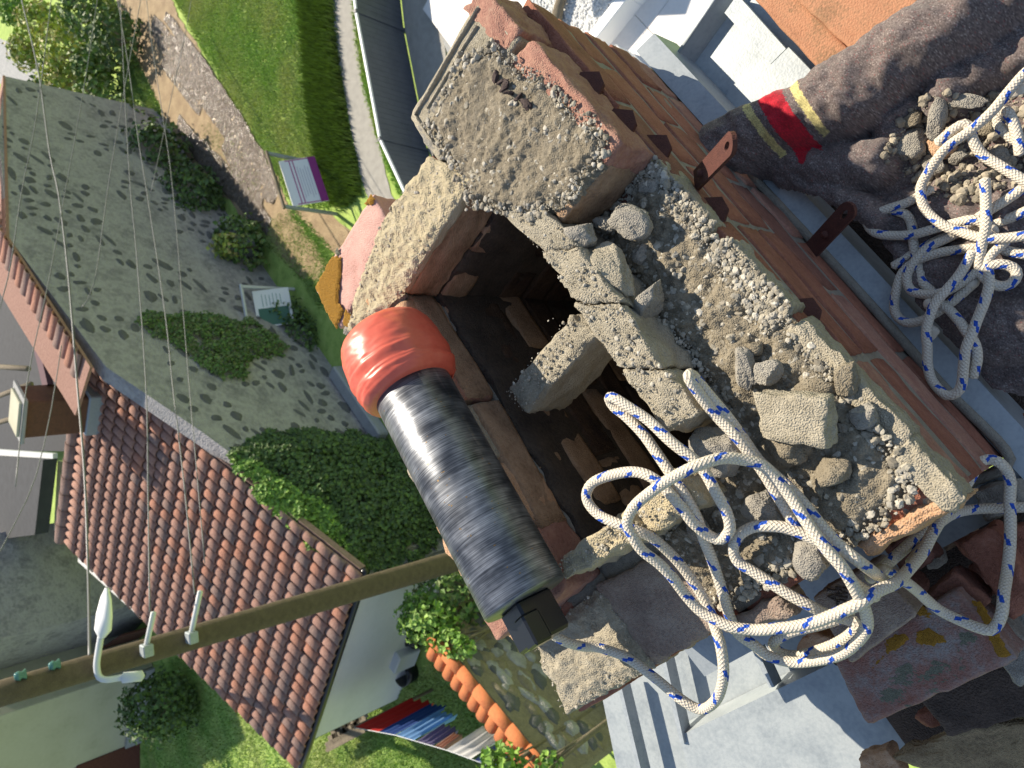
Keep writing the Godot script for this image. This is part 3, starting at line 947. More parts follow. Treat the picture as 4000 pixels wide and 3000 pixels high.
func loose_stones() -> void:
	var list := [
		[Vector3(-0.329, -0.05, -0.492), Vector3(0.050, 0.045, 0.075), 0.5, "largest angular pale mortar chunk in the shade of the raised brick block", "mortar"],
		[Vector3(-0.363, -0.06, -0.526), Vector3(0.030, 0.03, 0.05), 0.9, "narrow upright mortar chunk beside the largest angular chunk", "mortar"],
		[Vector3(-0.388, -0.02, -0.524), Vector3(0.045, 0.05, 0.065), 0.8, "crusty mortar lump at the end of the raised block above the shaft", "mortar"],
		[Vector3(-0.38, -0.03, -0.45), Vector3(0.05, 0.06, 0.105), 0.05, "long broken grey brick piece lying along the thin dividing bricks", "dusty"],
		[Vector3(-0.375, -0.05, -0.383), Vector3(0.075, 0.05, 0.04), 0.3, "pointed wedge of mortar in the middle of the filled half", "mortar"],
		[Vector3(-0.357, -0.085, -0.46), Vector3(0.036, 0.03, 0.03), 0.3, "small pale stone above the pointed mortar wedge", "mortar"],
		[Vector3(-0.29, -0.085, -0.525), Vector3(0.025, 0.025, 0.04), 1.0, "small grey stone near the near rim, below the raised block", "mortar"],
		[Vector3(-0.424, -0.02, -0.537), Vector3(0.04, 0.04, 0.045), 0.3, "round mortar lump overhanging the dark shaft", "mortar"],
		[Vector3(-0.334, -0.07, -0.227), Vector3(0.034, 0.035, 0.06), -0.4, "long pale oval pebble beside the folded rope end", "mortar"],
		[Vector3(-0.313, -0.07, -0.205), Vector3(0.038, 0.03, 0.04), 0.4, "white knobbly mortar piece next to the oval pebble", "mortar"],
		[Vector3(-0.309, -0.08, -0.242), Vector3(0.024, 0.022, 0.022), 0.4, "small square stone by the gap in the rim bricks", "dirt"],
		[Vector3(-0.359, -0.075, -0.116), Vector3(0.082, 0.05, 0.052), -0.6, "dark pitted lump leaning against the flat brick piece", "dirt"],
		[Vector3(-0.331, -0.075, -0.062), Vector3(0.05, 0.04, 0.042), 0.2, "round crumbly clod of dirt beside the ropes", "dirt"],
		[Vector3(-0.359, -0.085, -0.053), Vector3(0.022, 0.025, 0.045), -0.7, "slim upright clod between round clod and ropes", "dirt"],
		[Vector3(-0.433, -0.075, -0.07), Vector3(0.07, 0.045, 0.055), 0.4, "grey lump inside the loop of rope at the near end", "mortar"],
		[Vector3(-0.42, -0.08, 0.008), Vector3(0.06, 0.04, 0.05), 0.7, "pale triangular stone at the near edge under the ropes", "mortar"],
		[Vector3(-0.427, -0.05, -0.159), Vector3(0.065, 0.07, 0.085), 0.2, "big rounded stone beside the mouth of the shaft under the ropes", "mortar"],
		[Vector3(-0.53, -0.075, -0.101), Vector3(0.045, 0.03, 0.05), 0.6, "flat sunlit stone beside the cross wall under the rope", "mortar"],
		[Vector3(-0.256, -0.08, -0.095), Vector3(0.04, 0.03, 0.035), 0.2, "pale lump on the mortar lip of the near rim", "mortar"],
		[Vector3(-0.246, -0.08, -0.14), Vector3(0.045, 0.03, 0.032), 0.5, "rounded lump on the inner side of the mortar lip", "dirt"],
		[Vector3(-0.286, -0.085, -0.155), Vector3(0.06, 0.028, 0.035), -0.4, "brown clod just behind the flat brick piece", "dirt"],
	]
	for i in list.size():
		var s = list[i]
		solo("mortar_chunk", s[3], "rubble", stone(40 + i, s[1], 14, 9, 0.05), M[s[4]], CH * at(s[0].x, s[0].y, s[0].z, s[2]), "loose chunks on the chimney top")
	solo("brick_fragment", "flat pale broken brick piece lying on the rubble at the near end", "brick", block(pv([-0.045, 0, -0.03, 0.045, 0, -0.034, 0.05, 0, 0.026, -0.036, 0, 0.033]), 0.014, -0.016, 0.003, 14, 0.005), M.dusty, CH * Transform3D(Basis.from_euler(Vector3(0.15, -0.75, 0.12)), Vector3(-0.318, -0.05, -0.137)))
	# crumpled dry leaves by the raised block
	var heap := thing("dead_leaf_heap", "crumpled dark dead leaves lying on the raised block", "leaves", CH)
	var way := pv([-0.332, 0, -0.808, -0.33, 0, -0.79, -0.333, 0, -0.778, -0.329, 0, -0.761, -0.323, 0, -0.744, -0.32, 0, -0.728, -0.319, 0, -0.719, -0.326, 0, -0.778])
	for i in way.size():
		part(heap, "leaf", stone(170 + i, Vector3(0.02, 0.006, 0.013), 7, 9, 0.22), M.deadleaf, Transform3D(Basis.from_euler(Vector3(rng.randfn() * 0.5, rng.randf() * 6.0, rng.randfn() * 0.5)), Vector3(way[i].x, bed_high(Vector2(way[i].x, way[i].z), 0.05) + 0.005, way[i].z)))

func blanket() -> void:
	var outline := ragged(flat(pv([-0.281, -0.46, -0.69, -0.237, -0.46, -0.714, -0.173, -0.46, -0.674, -0.128, -0.46, -0.647, -0.044, -0.46, -0.619, 0.037, -0.46, -0.592, 0.098, -0.46, -0.581, 0.155, -0.46, -0.601, 0.241, -0.46, -0.457, -0.11, -0.46, -0.01, -0.175, -0.46, -0.023, -0.204, -0.46, -0.064, -0.193, -0.46, -0.147, -0.191, -0.46, -0.23, -0.174, -0.46, -0.299, -0.167, -0.46, -0.369, -0.186, -0.46, -0.457, -0.234, -0.46, -0.546])), 0.03, 0.004)
	var rolls := [
		[flat(pv([-0.245, -0.42, -0.65, -0.178, -0.42, -0.617, -0.119, -0.42, -0.591, -0.052, -0.42, -0.562, 0.011, -0.42, -0.543, 0.073, -0.42, -0.524, 0.119, -0.42, -0.507, 0.173, -0.42, -0.504])), 0.11, 0.07],
		[flat(pv([-0.25, -0.44, -0.683, -0.213, -0.44, -0.61, -0.179, -0.44, -0.543, -0.137, -0.44, -0.487, -0.1, -0.44, -0.45])), 0.065, 0.042],
		[flat(pv([-0.21, -0.45, -0.547, -0.179, -0.45, -0.48, -0.159, -0.45, -0.419, -0.153, -0.45, -0.37])), 0.05, 0.028],
		[flat(pv([0.083, -0.44, -0.5, 0.062, -0.44, -0.462, 0.034, -0.44, -0.449, 0.063, -0.44, -0.453, 0.096, -0.44, -0.438, 0.133, -0.44, -0.428])), 0.05, 0.035],
		[flat(pv([-0.116, -0.47, -0.34, -0.066, -0.47, -0.322, -0.036, -0.47, -0.278, -0.013, -0.47, -0.231])), 0.025, 0.05],
		[flat(pv([-0.178, -0.47, -0.31, -0.164, -0.47, -0.256, -0.13, -0.47, -0.23, -0.07, -0.47, -0.209, -0.034, -0.47, -0.179])), 0.03, 0.045],
		[flat(pv([-0.192, -0.47, -0.221, -0.16, -0.47, -0.176, -0.137, -0.47, -0.125, -0.099, -0.47, -0.097])), 0.03, 0.05],
		[flat(pv([-0.094, -0.46, -0.448, -0.061, -0.46, -0.458, -0.038, -0.46, -0.481, -0.004, -0.46, -0.476])), 0.03, 0.025],
	]
	var high := func(p: Vector2, e: float) -> float:
		var h := 0.0
		for r in rolls:
			var line: PackedVector2Array = r[0]
			var best := 1e9
			for i in line.size() - 1:
				best = minf(best, p.distance_to(Geometry2D.get_closest_point_to_segment(p, line[i], line[i + 1])))
			best += 0.012 * N.get_noise_2d(p.x * 9.0, p.y * 9.0)
			var w: float = r[2]
			if best < w: h = maxf(h, r[1] * sqrt(maxf(0.0, 1.0 - pow(best / w, 2.0))))
		var wrinkle := 0.018 * N.get_noise_2d(p.x * 7.0, p.y * 7.0 + 3.0) + 0.014 * absf(N.get_noise_2d(p.x * 20.0 + 3.0, p.y * 11.0)) + 0.002 * N.get_noise_2d(p.x * 80.0, p.y * 80.0)
		return -0.485 + h + wrinkle + minf(e, 0.012)
	var m := bed(outline, 0.0045, high)
	# the weave is laid out along and across the cloth, so that its stripes run over the folds
	var arr := m.surface_get_arrays(0)
	var v: PackedVector3Array = arr[Mesh.ARRAY_VERTEX]
	var uv := PackedVector2Array()
	var a := Vector3(-0.158, -0.42, -0.62)
	var dir := Vector2(Vector3(-0.095, -0.42, -0.593).x - a.x, Vector3(-0.095, -0.42, -0.593).z - a.z).normalized()
	var cross := dir.orthogonal()
	for p in v:
		var d := Vector2(p.x - a.x, p.z - a.z)
		uv.append(Vector2((d.dot(dir) + 0.18 * d.dot(cross)) / 1.6 + 0.5, d.dot(cross) / 1.2 + 0.5))
	arr[Mesh.ARRAY_TEX_UV] = uv
	var am := ArrayMesh.new()
	am.add_surface_from_arrays(Mesh.PRIMITIVE_TRIANGLES, arr)
	solo("wool_blanket", "crumpled brown grey wool blanket with red and yellow stripes beside the chimney", "blanket", am, M.cloth, CH)
	# rubble lying on it
	var list := [
		[Vector3(-0.042, -0.44, -0.429), Vector3(0.06, 0.05, 0.05), "mortar", "largest grey angular stone on the wool blanket"],
		[Vector3(0.011, -0.44, -0.428), Vector3(0.08, 0.03, 0.03), "mortar", "long grey stone nearest the blanket's rolled edge"],
		[Vector3(-0.011, -0.44, -0.4), Vector3(0.05, 0.035, 0.045), "orange_brick", "orange brick chip among the grey stones on the blanket"],
		[Vector3(0.042, -0.44, -0.421), Vector3(0.085, 0.02, 0.025), "mortar", "thin grey slab of mortar on the blanket under the rope"],
		[Vector3(-0.016, -0.45, -0.456), Vector3(0.035, 0.03, 0.03), "dirt", "shaded stone close to the blanket fold"],
		[Vector3(-0.04, -0.45, -0.381), Vector3(0.04, 0.03, 0.035), "mortar", "grey stone below the orange chip on the blanket"],
		[Vector3(-0.01, -0.45, -0.369), Vector3(0.03, 0.025, 0.03), "mortar", "small stone right of the orange chip on the blanket"],
		[Vector3(0.042, -0.45, -0.376), Vector3(0.035, 0.03, 0.03), "dirt", "stone between two rope lengths on the blanket"],
		[Vector3(0.022, -0.45, -0.326), Vector3(0.035, 0.025, 0.03), "mortar", "stone by the frame edge on the blanket, under the rope"],
	]
	for i in list.size():
		var s = list[i]
		var p: Vector3 = s[0]
		p.y = high.call(Vector2(p.x, p.z), 0.05) + s[1].y * 0.3
		solo("blanket_stone", s[3], "rubble", stone(90 + i, s[1], 12, 9, 0.05), M[s[2]], CH * at(p.x, p.y, p.z, i * 0.7), "stones on the blanket")
	var shapes := stone(700, Vector3.ONE, 3, 9, 0.1, true)
	var places := []; var tones := []
	for p in inside(flat(pv([-0.038, -0.46, -0.468, 0.014, -0.46, -0.464, 0.057, -0.46, -0.42, 0.108, -0.46, -0.382, 0.034, -0.46, -0.264, -0.042, -0.46, -0.294, -0.08, -0.46, -0.358, -0.079, -0.46, -0.43])), 900):
		var s := 0.003 + pow(rng.randf(), 5.0) * 0.016
		places.append(Transform3D(Basis.from_euler(Vector3(rng.randf() * TAU, rng.randf() * TAU, 0)).scaled(Vector3.ONE * s), Vector3(p.x, high.call(p, 0.05) + s * 0.2, p.y)))
		var t := rng.randf_range(0.6, 1.3)
		tones.append(Color(0.33 * t, 0.29 * t, 0.22 * t))
	mass("blanket_crumbs", "scattered mortar crumbs lying on the wool blanket", "rubble", scatter_mesh(shapes, places, tones), M.crumb, CH)

func lay(owner_: Node, p: PackedVector3Array) -> void:
	part(owner_, "loop", tube(spline(p, 0.006), 0.0074, 12, 0.085), M.rope)

func ropes() -> void:
	var r := thing("braided_rope", "white braided rope with blue flecks looped over the chimney top and tied to the cylinder", "rope", CH)
	lay(r, pv([-0.788, 0.02, -0.088, -0.786, 0, -0.066, -0.789, -0.03, -0.05, -0.78, -0.05, -0.037, -0.75, -0.06, -0.004, -0.723, -0.06, 0.039, -0.702, -0.06, 0.079, -0.688, -0.07, 0.103, -0.648, -0.06, 0.099, -0.611, -0.05, 0.077, -0.59, -0.05, 0.046, -0.586, -0.06, 0.018, -0.578, -0.06, -0.009, -0.57, -0.05, -0.046, -0.562, -0.03, -0.083, -0.556, 0, -0.118, -0.568, 0.02, -0.145, -0.595, 0.02, -0.179, -0.599, 0.02, -0.208, -0.578, 0.02, -0.22, -0.544, 0.02, -0.212, -0.509, 0.02, -0.195, -0.489, 0.02, -0.172, -0.482, 0.015, -0.133, -0.488, 0, -0.1, -0.49, -0.02, -0.076, -0.482, -0.025, -0.066, -0.461, -0.02, -0.069, -0.448, -0.015, -0.088, -0.439, -0.005, -0.112, -0.433, 0, -0.152, -0.442, 0.01, -0.196, -0.452, 0.01, -0.238, -0.465, 0.015, -0.274, -0.474, 0.015, -0.293, -0.486, 0.005, -0.299, -0.49, 0, -0.287, -0.483, 0, -0.267, -0.476, 0, -0.233, -0.475, 0, -0.201, -0.474, 0.002, -0.172, -0.476, 0, -0.132, -0.486, -0.01, -0.101, -0.507, -0.03, -0.077, -0.522, -0.045, -0.054, -0.543, -0.06, -0.02, -0.56, -0.07, 0.007, -0.568, -0.075, 0.023, -0.577, -0.085, 0.044, -0.575, -0.1, 0.067, -0.573, -0.11, 0.086, -0.554, -0.12, 0.107, -0.527, -0.12, 0.117, -0.486, -0.11, 0.123, -0.452, -0.1, 0.119, -0.422, -0.09, 0.108, -0.403, -0.075, 0.089, -0.388, -0.055, 0.062, -0.378, -0.04, 0.036, -0.378, -0.035, 0.012, -0.378, -0.035, -0.024, -0.375, -0.035, -0.062, -0.372, -0.025, -0.093, -0.372, -0.015, -0.11, -0.381, 0, -0.126, -0.393, 0.02, -0.139, -0.418, 0.04, -0.147, -0.457, 0.045, -0.153, -0.495, 0.045, -0.155, -0.524, 0.045, -0.153, -0.545, 0.045, -0.142, -0.552, 0.04, -0.124, -0.558, 0.03, -0.105, -0.557, 0.015, -0.081, -0.561, 0, -0.058, -0.572, -0.02, -0.032, -0.573, -0.03, -0.007, -0.564, -0.035, 0.012, -0.552, -0.04, 0.03, -0.533, -0.05, 0.046, -0.514, -0.05, 0.054, -0.487, -0.055, 0.065, -0.459, -0.06, 0.073, -0.427, -0.06, 0.076, -0.395, -0.06, 0.078, -0.377, -0.08, 0.077, -0.366, -0.11, 0.081, -0.36, -0.15, 0.079, -0.345, -0.19, 0.072, -0.329, -0.22, 0.06, -0.313, -0.26, 0.049, -0.296, -0.3, 0.04, -0.286, -0.33, 0.034, -0.273, -0.34, 0.027, -0.257, -0.35, 0.019, -0.247, -0.36, 0.02, -0.239, -0.36, 0.029, -0.24, -0.37, 0.044, -0.247, -0.37, 0.06, -0.263, -0.37, 0.079, -0.28, -0.36, 0.104, -0.298, -0.35, 0.128, -0.318, -0.34, 0.151, -0.334, -0.31, 0.171, -0.347, -0.3, 0.187, -0.362, -0.3, 0.198, -0.374, -0.295, 0.201, -0.386, -0.295, 0.191, -0.399, -0.295, 0.174, -0.409, -0.29, 0.155, -0.407, -0.27, 0.136, -0.4, -0.24, 0.112, -0.392, -0.2, 0.088, -0.39, -0.16, 0.063]))
	lay(r, pv([-0.405, -0.06, -0.025, -0.398, -0.055, -0.061, -0.389, -0.045, -0.103, -0.384, -0.035, -0.132, -0.381, -0.025, -0.159, -0.383, -0.02, -0.189, -0.378, -0.005, -0.216, -0.37, 0.01, -0.239, -0.367, 0.012, -0.246, -0.368, 0, -0.246, -0.373, -0.015, -0.219, -0.377, -0.03, -0.182, -0.384, -0.045, -0.152, -0.387, -0.05, -0.122, -0.384, -0.055, -0.098, -0.377, -0.055, -0.065, -0.375, -0.055, -0.038, -0.374, -0.055, -0.011, -0.37, -0.055, 0.017, -0.366, -0.06, 0.037, -0.375, -0.1, 0.061, -0.389, -0.15, 0.085]))
	lay(r, pv([-0.401, -0.12, 0.085, -0.398, -0.085, 0.055, -0.386, -0.06, 0.009, -0.397, -0.055, -0.015, -0.41, -0.05, -0.035, -0.427, -0.045, -0.049, -0.446, -0.045, -0.058, -0.469, -0.045, -0.059, -0.49, -0.05, -0.049, -0.497, -0.055, -0.032, -0.49, -0.06, -0.014, -0.481, -0.065, 0.009, -0.472, -0.07, 0.031, -0.462, -0.08, 0.055, -0.459, -0.1, 0.075, -0.45, -0.12, 0.093, -0.443, -0.12, 0.103, -0.47, -0.13, 0.112, -0.519, -0.14, 0.112, -0.563, -0.14, 0.101, -0.568, -0.13, 0.079, -0.531, -0.12, 0.074, -0.487, -0.12, 0.083, -0.445, -0.13, 0.091]))
	lay(r, pv([-0.368, -0.2, 0.077, -0.358, -0.24, 0.07, -0.34, -0.28, 0.058, -0.325, -0.33, 0.057, -0.309, -0.37, 0.067, -0.286, -0.39, 0.083, -0.249, -0.4, 0.105]))
	lay(r, pv([-0.405, -0.15, 0.066, -0.388, -0.2, 0.063, -0.365, -0.24, 0.058, -0.345, -0.27, 0.053]))
	var b := thing("braided_rope", "tangled coil of white rope with blue flecks lying on the wool blanket", "rope", CH)
	lay(b, pv([0.133, -0.4, -0.374, 0.112, -0.4, -0.375, 0.082, -0.4, -0.37, 0.055, -0.4, -0.365, 0.024, -0.405, -0.367, -0.01, -0.41, -0.373, -0.041, -0.42, -0.369, -0.068, -0.425, -0.36, -0.078, -0.425, -0.349, -0.086, -0.425, -0.334, -0.089, -0.425, -0.315, -0.086, -0.42, -0.288, -0.077, -0.42, -0.267, -0.069, -0.415, -0.248, -0.058, -0.41, -0.231, -0.044, -0.41, -0.217, -0.014, -0.41, -0.194]))
	lay(b, pv([-0.063, -0.44, -0.349, -0.1, -0.44, -0.358, -0.121, -0.44, -0.369, -0.144, -0.44, -0.379, -0.157, -0.44, -0.381, -0.163, -0.44, -0.367, -0.159, -0.44, -0.349, -0.144, -0.44, -0.33, -0.124, -0.435, -0.311, -0.104, -0.43, -0.299, -0.076, -0.43, -0.284, -0.054, -0.425, -0.268, -0.049, -0.425, -0.251, -0.059, -0.43, -0.224, -0.051, -0.43, -0.199, -0.031, -0.43, -0.171]))
	lay(b, pv([-0.008, -0.41, -0.3, -0.021, -0.41, -0.282, -0.048, -0.405, -0.246, -0.07, -0.41, -0.228, -0.091, -0.415, -0.208, -0.097, -0.42, -0.188, -0.091, -0.42, -0.169, -0.079, -0.42, -0.162, -0.066, -0.42, -0.167, -0.063, -0.42, -0.179, -0.071, -0.415, -0.193, -0.086, -0.415, -0.201, -0.108, -0.42, -0.205, -0.135, -0.42, -0.207, -0.157, -0.425, -0.215, -0.174, -0.43, -0.231, -0.181, -0.435, -0.247, -0.174, -0.435, -0.264, -0.159, -0.435, -0.274, -0.125, -0.435, -0.281, -0.088, -0.435, -0.272, -0.037, -0.43, -0.266, -0.009, -0.43, -0.262, 0.037, -0.43, -0.258]))
	lay(b, pv([-0.05, -0.43, -0.226, -0.071, -0.43, -0.231, -0.114, -0.435, -0.262, -0.145, -0.44, -0.276, -0.172, -0.44, -0.277, -0.197, -0.44, -0.261, -0.218, -0.445, -0.242, -0.223, -0.445, -0.225, -0.216, -0.44, -0.208, -0.194, -0.435, -0.197, -0.158, -0.43, -0.193, -0.128, -0.43, -0.194, -0.113, -0.43, -0.196]))
	lay(b, pv([-0.123, -0.445, -0.368, -0.113, -0.445, -0.345, -0.118, -0.45, -0.328, -0.13, -0.445, -0.309, -0.141, -0.445, -0.29, -0.152, -0.445, -0.268, -0.162, -0.44, -0.245, -0.162, -0.44, -0.223, -0.163, -0.425, -0.202, -0.16, -0.425, -0.187, -0.16, -0.42, -0.163, -0.162, -0.41, -0.14, -0.165, -0.41, -0.121, -0.177, -0.41, -0.102, -0.198, -0.415, -0.086]))
	lay(b, pv([-0.083, -0.41, -0.229, -0.115, -0.41, -0.215, -0.145, -0.405, -0.207, -0.163, -0.405, -0.203, -0.181, -0.405, -0.193, -0.2, -0.405, -0.177, -0.215, -0.405, -0.156, -0.229, -0.405, -0.138, -0.239, -0.405, -0.12, -0.242, -0.405, -0.104, -0.239, -0.4, -0.084, -0.226, -0.4, -0.079, -0.213, -0.4, -0.085, -0.194, -0.4, -0.105, -0.176, -0.4, -0.123, -0.158, -0.405, -0.135, -0.137, -0.41, -0.15, -0.118, -0.41, -0.162, -0.098, -0.415, -0.179, -0.076, -0.415, -0.208, -0.045, -0.42, -0.214]))
	lay(b, pv([-0.015, -0.41, -0.388, 0.025, -0.41, -0.382, 0.016, -0.415, -0.353, 0.012, -0.42, -0.331, 0.016, -0.42, -0.304, 0.025, -0.42, -0.246]))
	lay(b, pv([0.042, -0.42, -0.298, 0.054, -0.42, -0.317, 0.064, -0.42, -0.339, 0.069, -0.42, -0.358, 0.062, -0.425, -0.363, 0.052, -0.43, -0.354, 0.05, -0.43, -0.331, 0.056, -0.43, -0.291]))
	lay(b, pv([-0.178, -0.45, -0.296, -0.116, -0.45, -0.286, -0.07, -0.445, -0.265, -0.036, -0.44, -0.245, 0.013, -0.44, -0.229]))
	for k in [Vector3(-0.051, -0.43, -0.24), Vector3(-0.2, -0.43, -0.174), Vector3(-0.114, -0.43, -0.2), Vector3(-0.172, -0.43, -0.209), Vector3(0.095, -0.42, -0.371)]:
		part(b, "knot", stone(31, Vector3(0.024, 0.02, 0.022), 8, 3, 0.03), M.rope, at(k.x, k.y, k.z, k.x * 40.0))

func loose_bricks() -> void:
	var b := thing("loose_brick", "big reddish brick with grey and yellow lichen lying by the zinc sheet", "brick", CH, "bricks taken off the chimney")
	part(b, "body", block(pv([-0.614, -0.33, 0.158, -0.384, -0.33, 0.144, -0.38, -0.33, 0.254, -0.63, -0.33, 0.257]), -0.33, -0.4, 0.0018, 18, 0.006), M.loosebrick)
	for l in [[pv([-0.565, -0.33, 0.186, -0.53, -0.33, 0.17, -0.514, -0.33, 0.156, -0.484, -0.33, 0.163, -0.487, -0.33, 0.177, -0.516, -0.33, 0.18, -0.551, -0.33, 0.19, -0.567, -0.33, 0.192]), M.lichen], [pv([-0.489, -0.33, 0.18, -0.472, -0.33, 0.167, -0.456, -0.33, 0.171, -0.441, -0.33, 0.189, -0.445, -0.33, 0.199, -0.465, -0.33, 0.198, -0.481, -0.33, 0.191]), M.lichen], [pv([-0.457, -0.33, 0.145, -0.441, -0.33, 0.141, -0.432, -0.33, 0.161, -0.443, -0.33, 0.164, -0.458, -0.33, 0.157]), M.lichen], [pv([-0.424, -0.33, 0.193, -0.402, -0.33, 0.195, -0.403, -0.33, 0.21, -0.43, -0.33, 0.225, -0.452, -0.33, 0.243, -0.459, -0.33, 0.236]), M.grey_lichen], [pv([-0.38, -0.33, 0.162, -0.37, -0.33, 0.169, -0.373, -0.33, 0.197, -0.381, -0.33, 0.216, -0.382, -0.33, 0.246, -0.403, -0.33, 0.244, -0.397, -0.33, 0.217]), M.lichen], [pv([-0.583, -0.33, 0.218, -0.53, -0.33, 0.199, -0.482, -0.33, 0.203, -0.46, -0.33, 0.228, -0.465, -0.33, 0.249, -0.531, -0.33, 0.254, -0.591, -0.33, 0.252, -0.612, -0.33, 0.244]), M.grey_lichen]]:
		part(b, "lichen_crust", bed(ragged(flat(l[0]), 0.006, 0.003), 0.0025, func(p: Vector2, e: float) -> float: return -0.3335 + minf(e * 0.8, 0.003 if l[1] == M.lichen else 0.0012) + 0.0016 * N.get_noise_2d(p.x * 260.0, p.y * 260.0) + 0.0016), l[1])
	var s := thing("stamped_loose_brick", "dark grey brick with stamped letters under the rope coils", "brick", CH, "bricks taken off the chimney")
	part(s, "body", block(pv([-0.543, -0.26, 0.057, -0.437, -0.26, 0.057, -0.428, -0.26, 0.141, -0.557, -0.26, 0.162]), -0.26, -0.33, 0.0015, 14, 0.005), M.greybrick)
	var f := SystemFont.new()
	f.font_names = PackedStringArray(["Droid Sans"])
	for w in [["AI", Vector3(-0.511, -0.259, 0.069), 0.03], ["LOM", Vector3(-0.506, -0.259, 0.083), 0.03]]:
		var tm := TextMesh.new()
		tm.text = w[0]
		tm.font = f
		tm.font_size = 32
		tm.pixel_size = 0.0007
		tm.depth = 0.003
		part(s, "stamped_letters", tm, M.roofboard, Transform3D(Basis(Vector3.UP, 0.96) * Basis(Vector3.RIGHT, -PI / 2), w[1]))
	var more := [
		[pv([-0.356, -0.36, 0.097, -0.301, -0.36, 0.099, -0.314, -0.36, 0.2, -0.363, -0.36, 0.215]), 0.36, M.brick0, "loose_brick", "dull red brick at the right behind the hanging rope length"],
		[pv([-0.452, -0.38, 0.138, -0.381, -0.38, 0.123, -0.369, -0.38, 0.179, -0.43, -0.38, 0.195]), 0.35, M.brick2, "broken_brick", "short broken brick between rope loop and lichen brick"],
		[pv([-0.308, -0.4, 0.047, -0.251, -0.4, 0.065, -0.256, -0.4, 0.105, -0.32, -0.4, 0.097]), 0.42, M.mortar, "mortar_block", "grey block of mortar with brick chips behind the chimney corner"],
		[pv([-0.327, -0.42, 0.107, -0.264, -0.42, 0.126, -0.281, -0.42, 0.166, -0.349, -0.42, 0.155]), 0.41, M.brick1, "loose_brick", "reddish brick partly hidden by the grey mortar block"],
		[pv([-0.43, -0.45, 0.213, -0.388, -0.45, 0.212, -0.376, -0.45, 0.291, -0.43, -0.45, 0.301]), 0.40, M.mortar, "concrete_piece", "grey concrete piece sticking out under the lichen brick"],
		[pv([-0.593, -0.44, 0.275, -0.424, -0.44, 0.275, -0.44, -0.44, 0.356, -0.592, -0.44, 0.343]), 0.46, M.roofboard, "roof_tile", "dark brown roof tile under the lichen brick"],
		[pv([-0.657, -0.27, 0.124, -0.6, -0.27, 0.097, -0.569, -0.27, 0.132, -0.621, -0.27, 0.147]), 0.3, M.orange_brick, "broken_brick", "sunlit orange brick stub under the rope loops"],
		[pv([-0.446, -0.4, 0.053, -0.392, -0.4, 0.055, -0.393, -0.4, 0.1, -0.448, -0.4, 0.102]), 0.36, M.brick2, "broken_brick", "small brick stump under the chimney corner in deep shade"],
	]
	var nooks := pv([-0.531, -0.5, 0.086, -0.518, -0.5, 0.127, -0.443, -0.5, 0.108, -0.403, -0.5, 0.092, -0.393, -0.5, 0.126, -0.536, -0.5, 0.175, -0.403, -0.5, 0.167, -0.419, -0.5, 0.257, -0.571, -0.5, 0.315, -0.515, -0.5, 0.319, -0.627, -0.5, 0.326, -0.576, -0.5, 0.344, -0.493, -0.5, 0.345, -0.328, -0.5, 0.157, -0.419, -0.5, 0.028, -0.262, -0.5, 0.015, -0.225, -0.5, 0.012, -0.366, -0.5, 0.046])
	for i in nooks.size():
		var q: Vector3 = nooks[i]
		var size := Vector3(rng.randf_range(0.05, 0.11), rng.randf_range(0.03, 0.055), rng.randf_range(0.04, 0.08))
		solo("brick_fragment", "broken brick fragment in the shaded rubble round the chimney corner", "brick", stone(210 + i, size, 9, 11, 0.04), [M.brick0, M.brick2, M.mortar, M.scorched, M.brick1][i % 5], CH * at(q.x, -0.545 + size.y * 0.35, q.z, rng.randf() * 6.0), "shaded brick rubble")
	for k in more:
		solo(k[3], k[4], "brick" if k[3].ends_with("brick") else "rubble", block(k[0], -k[1], -k[1] - 0.065, 0.003, 12, 0.006), k[2], CH, "bricks taken off the chimney")

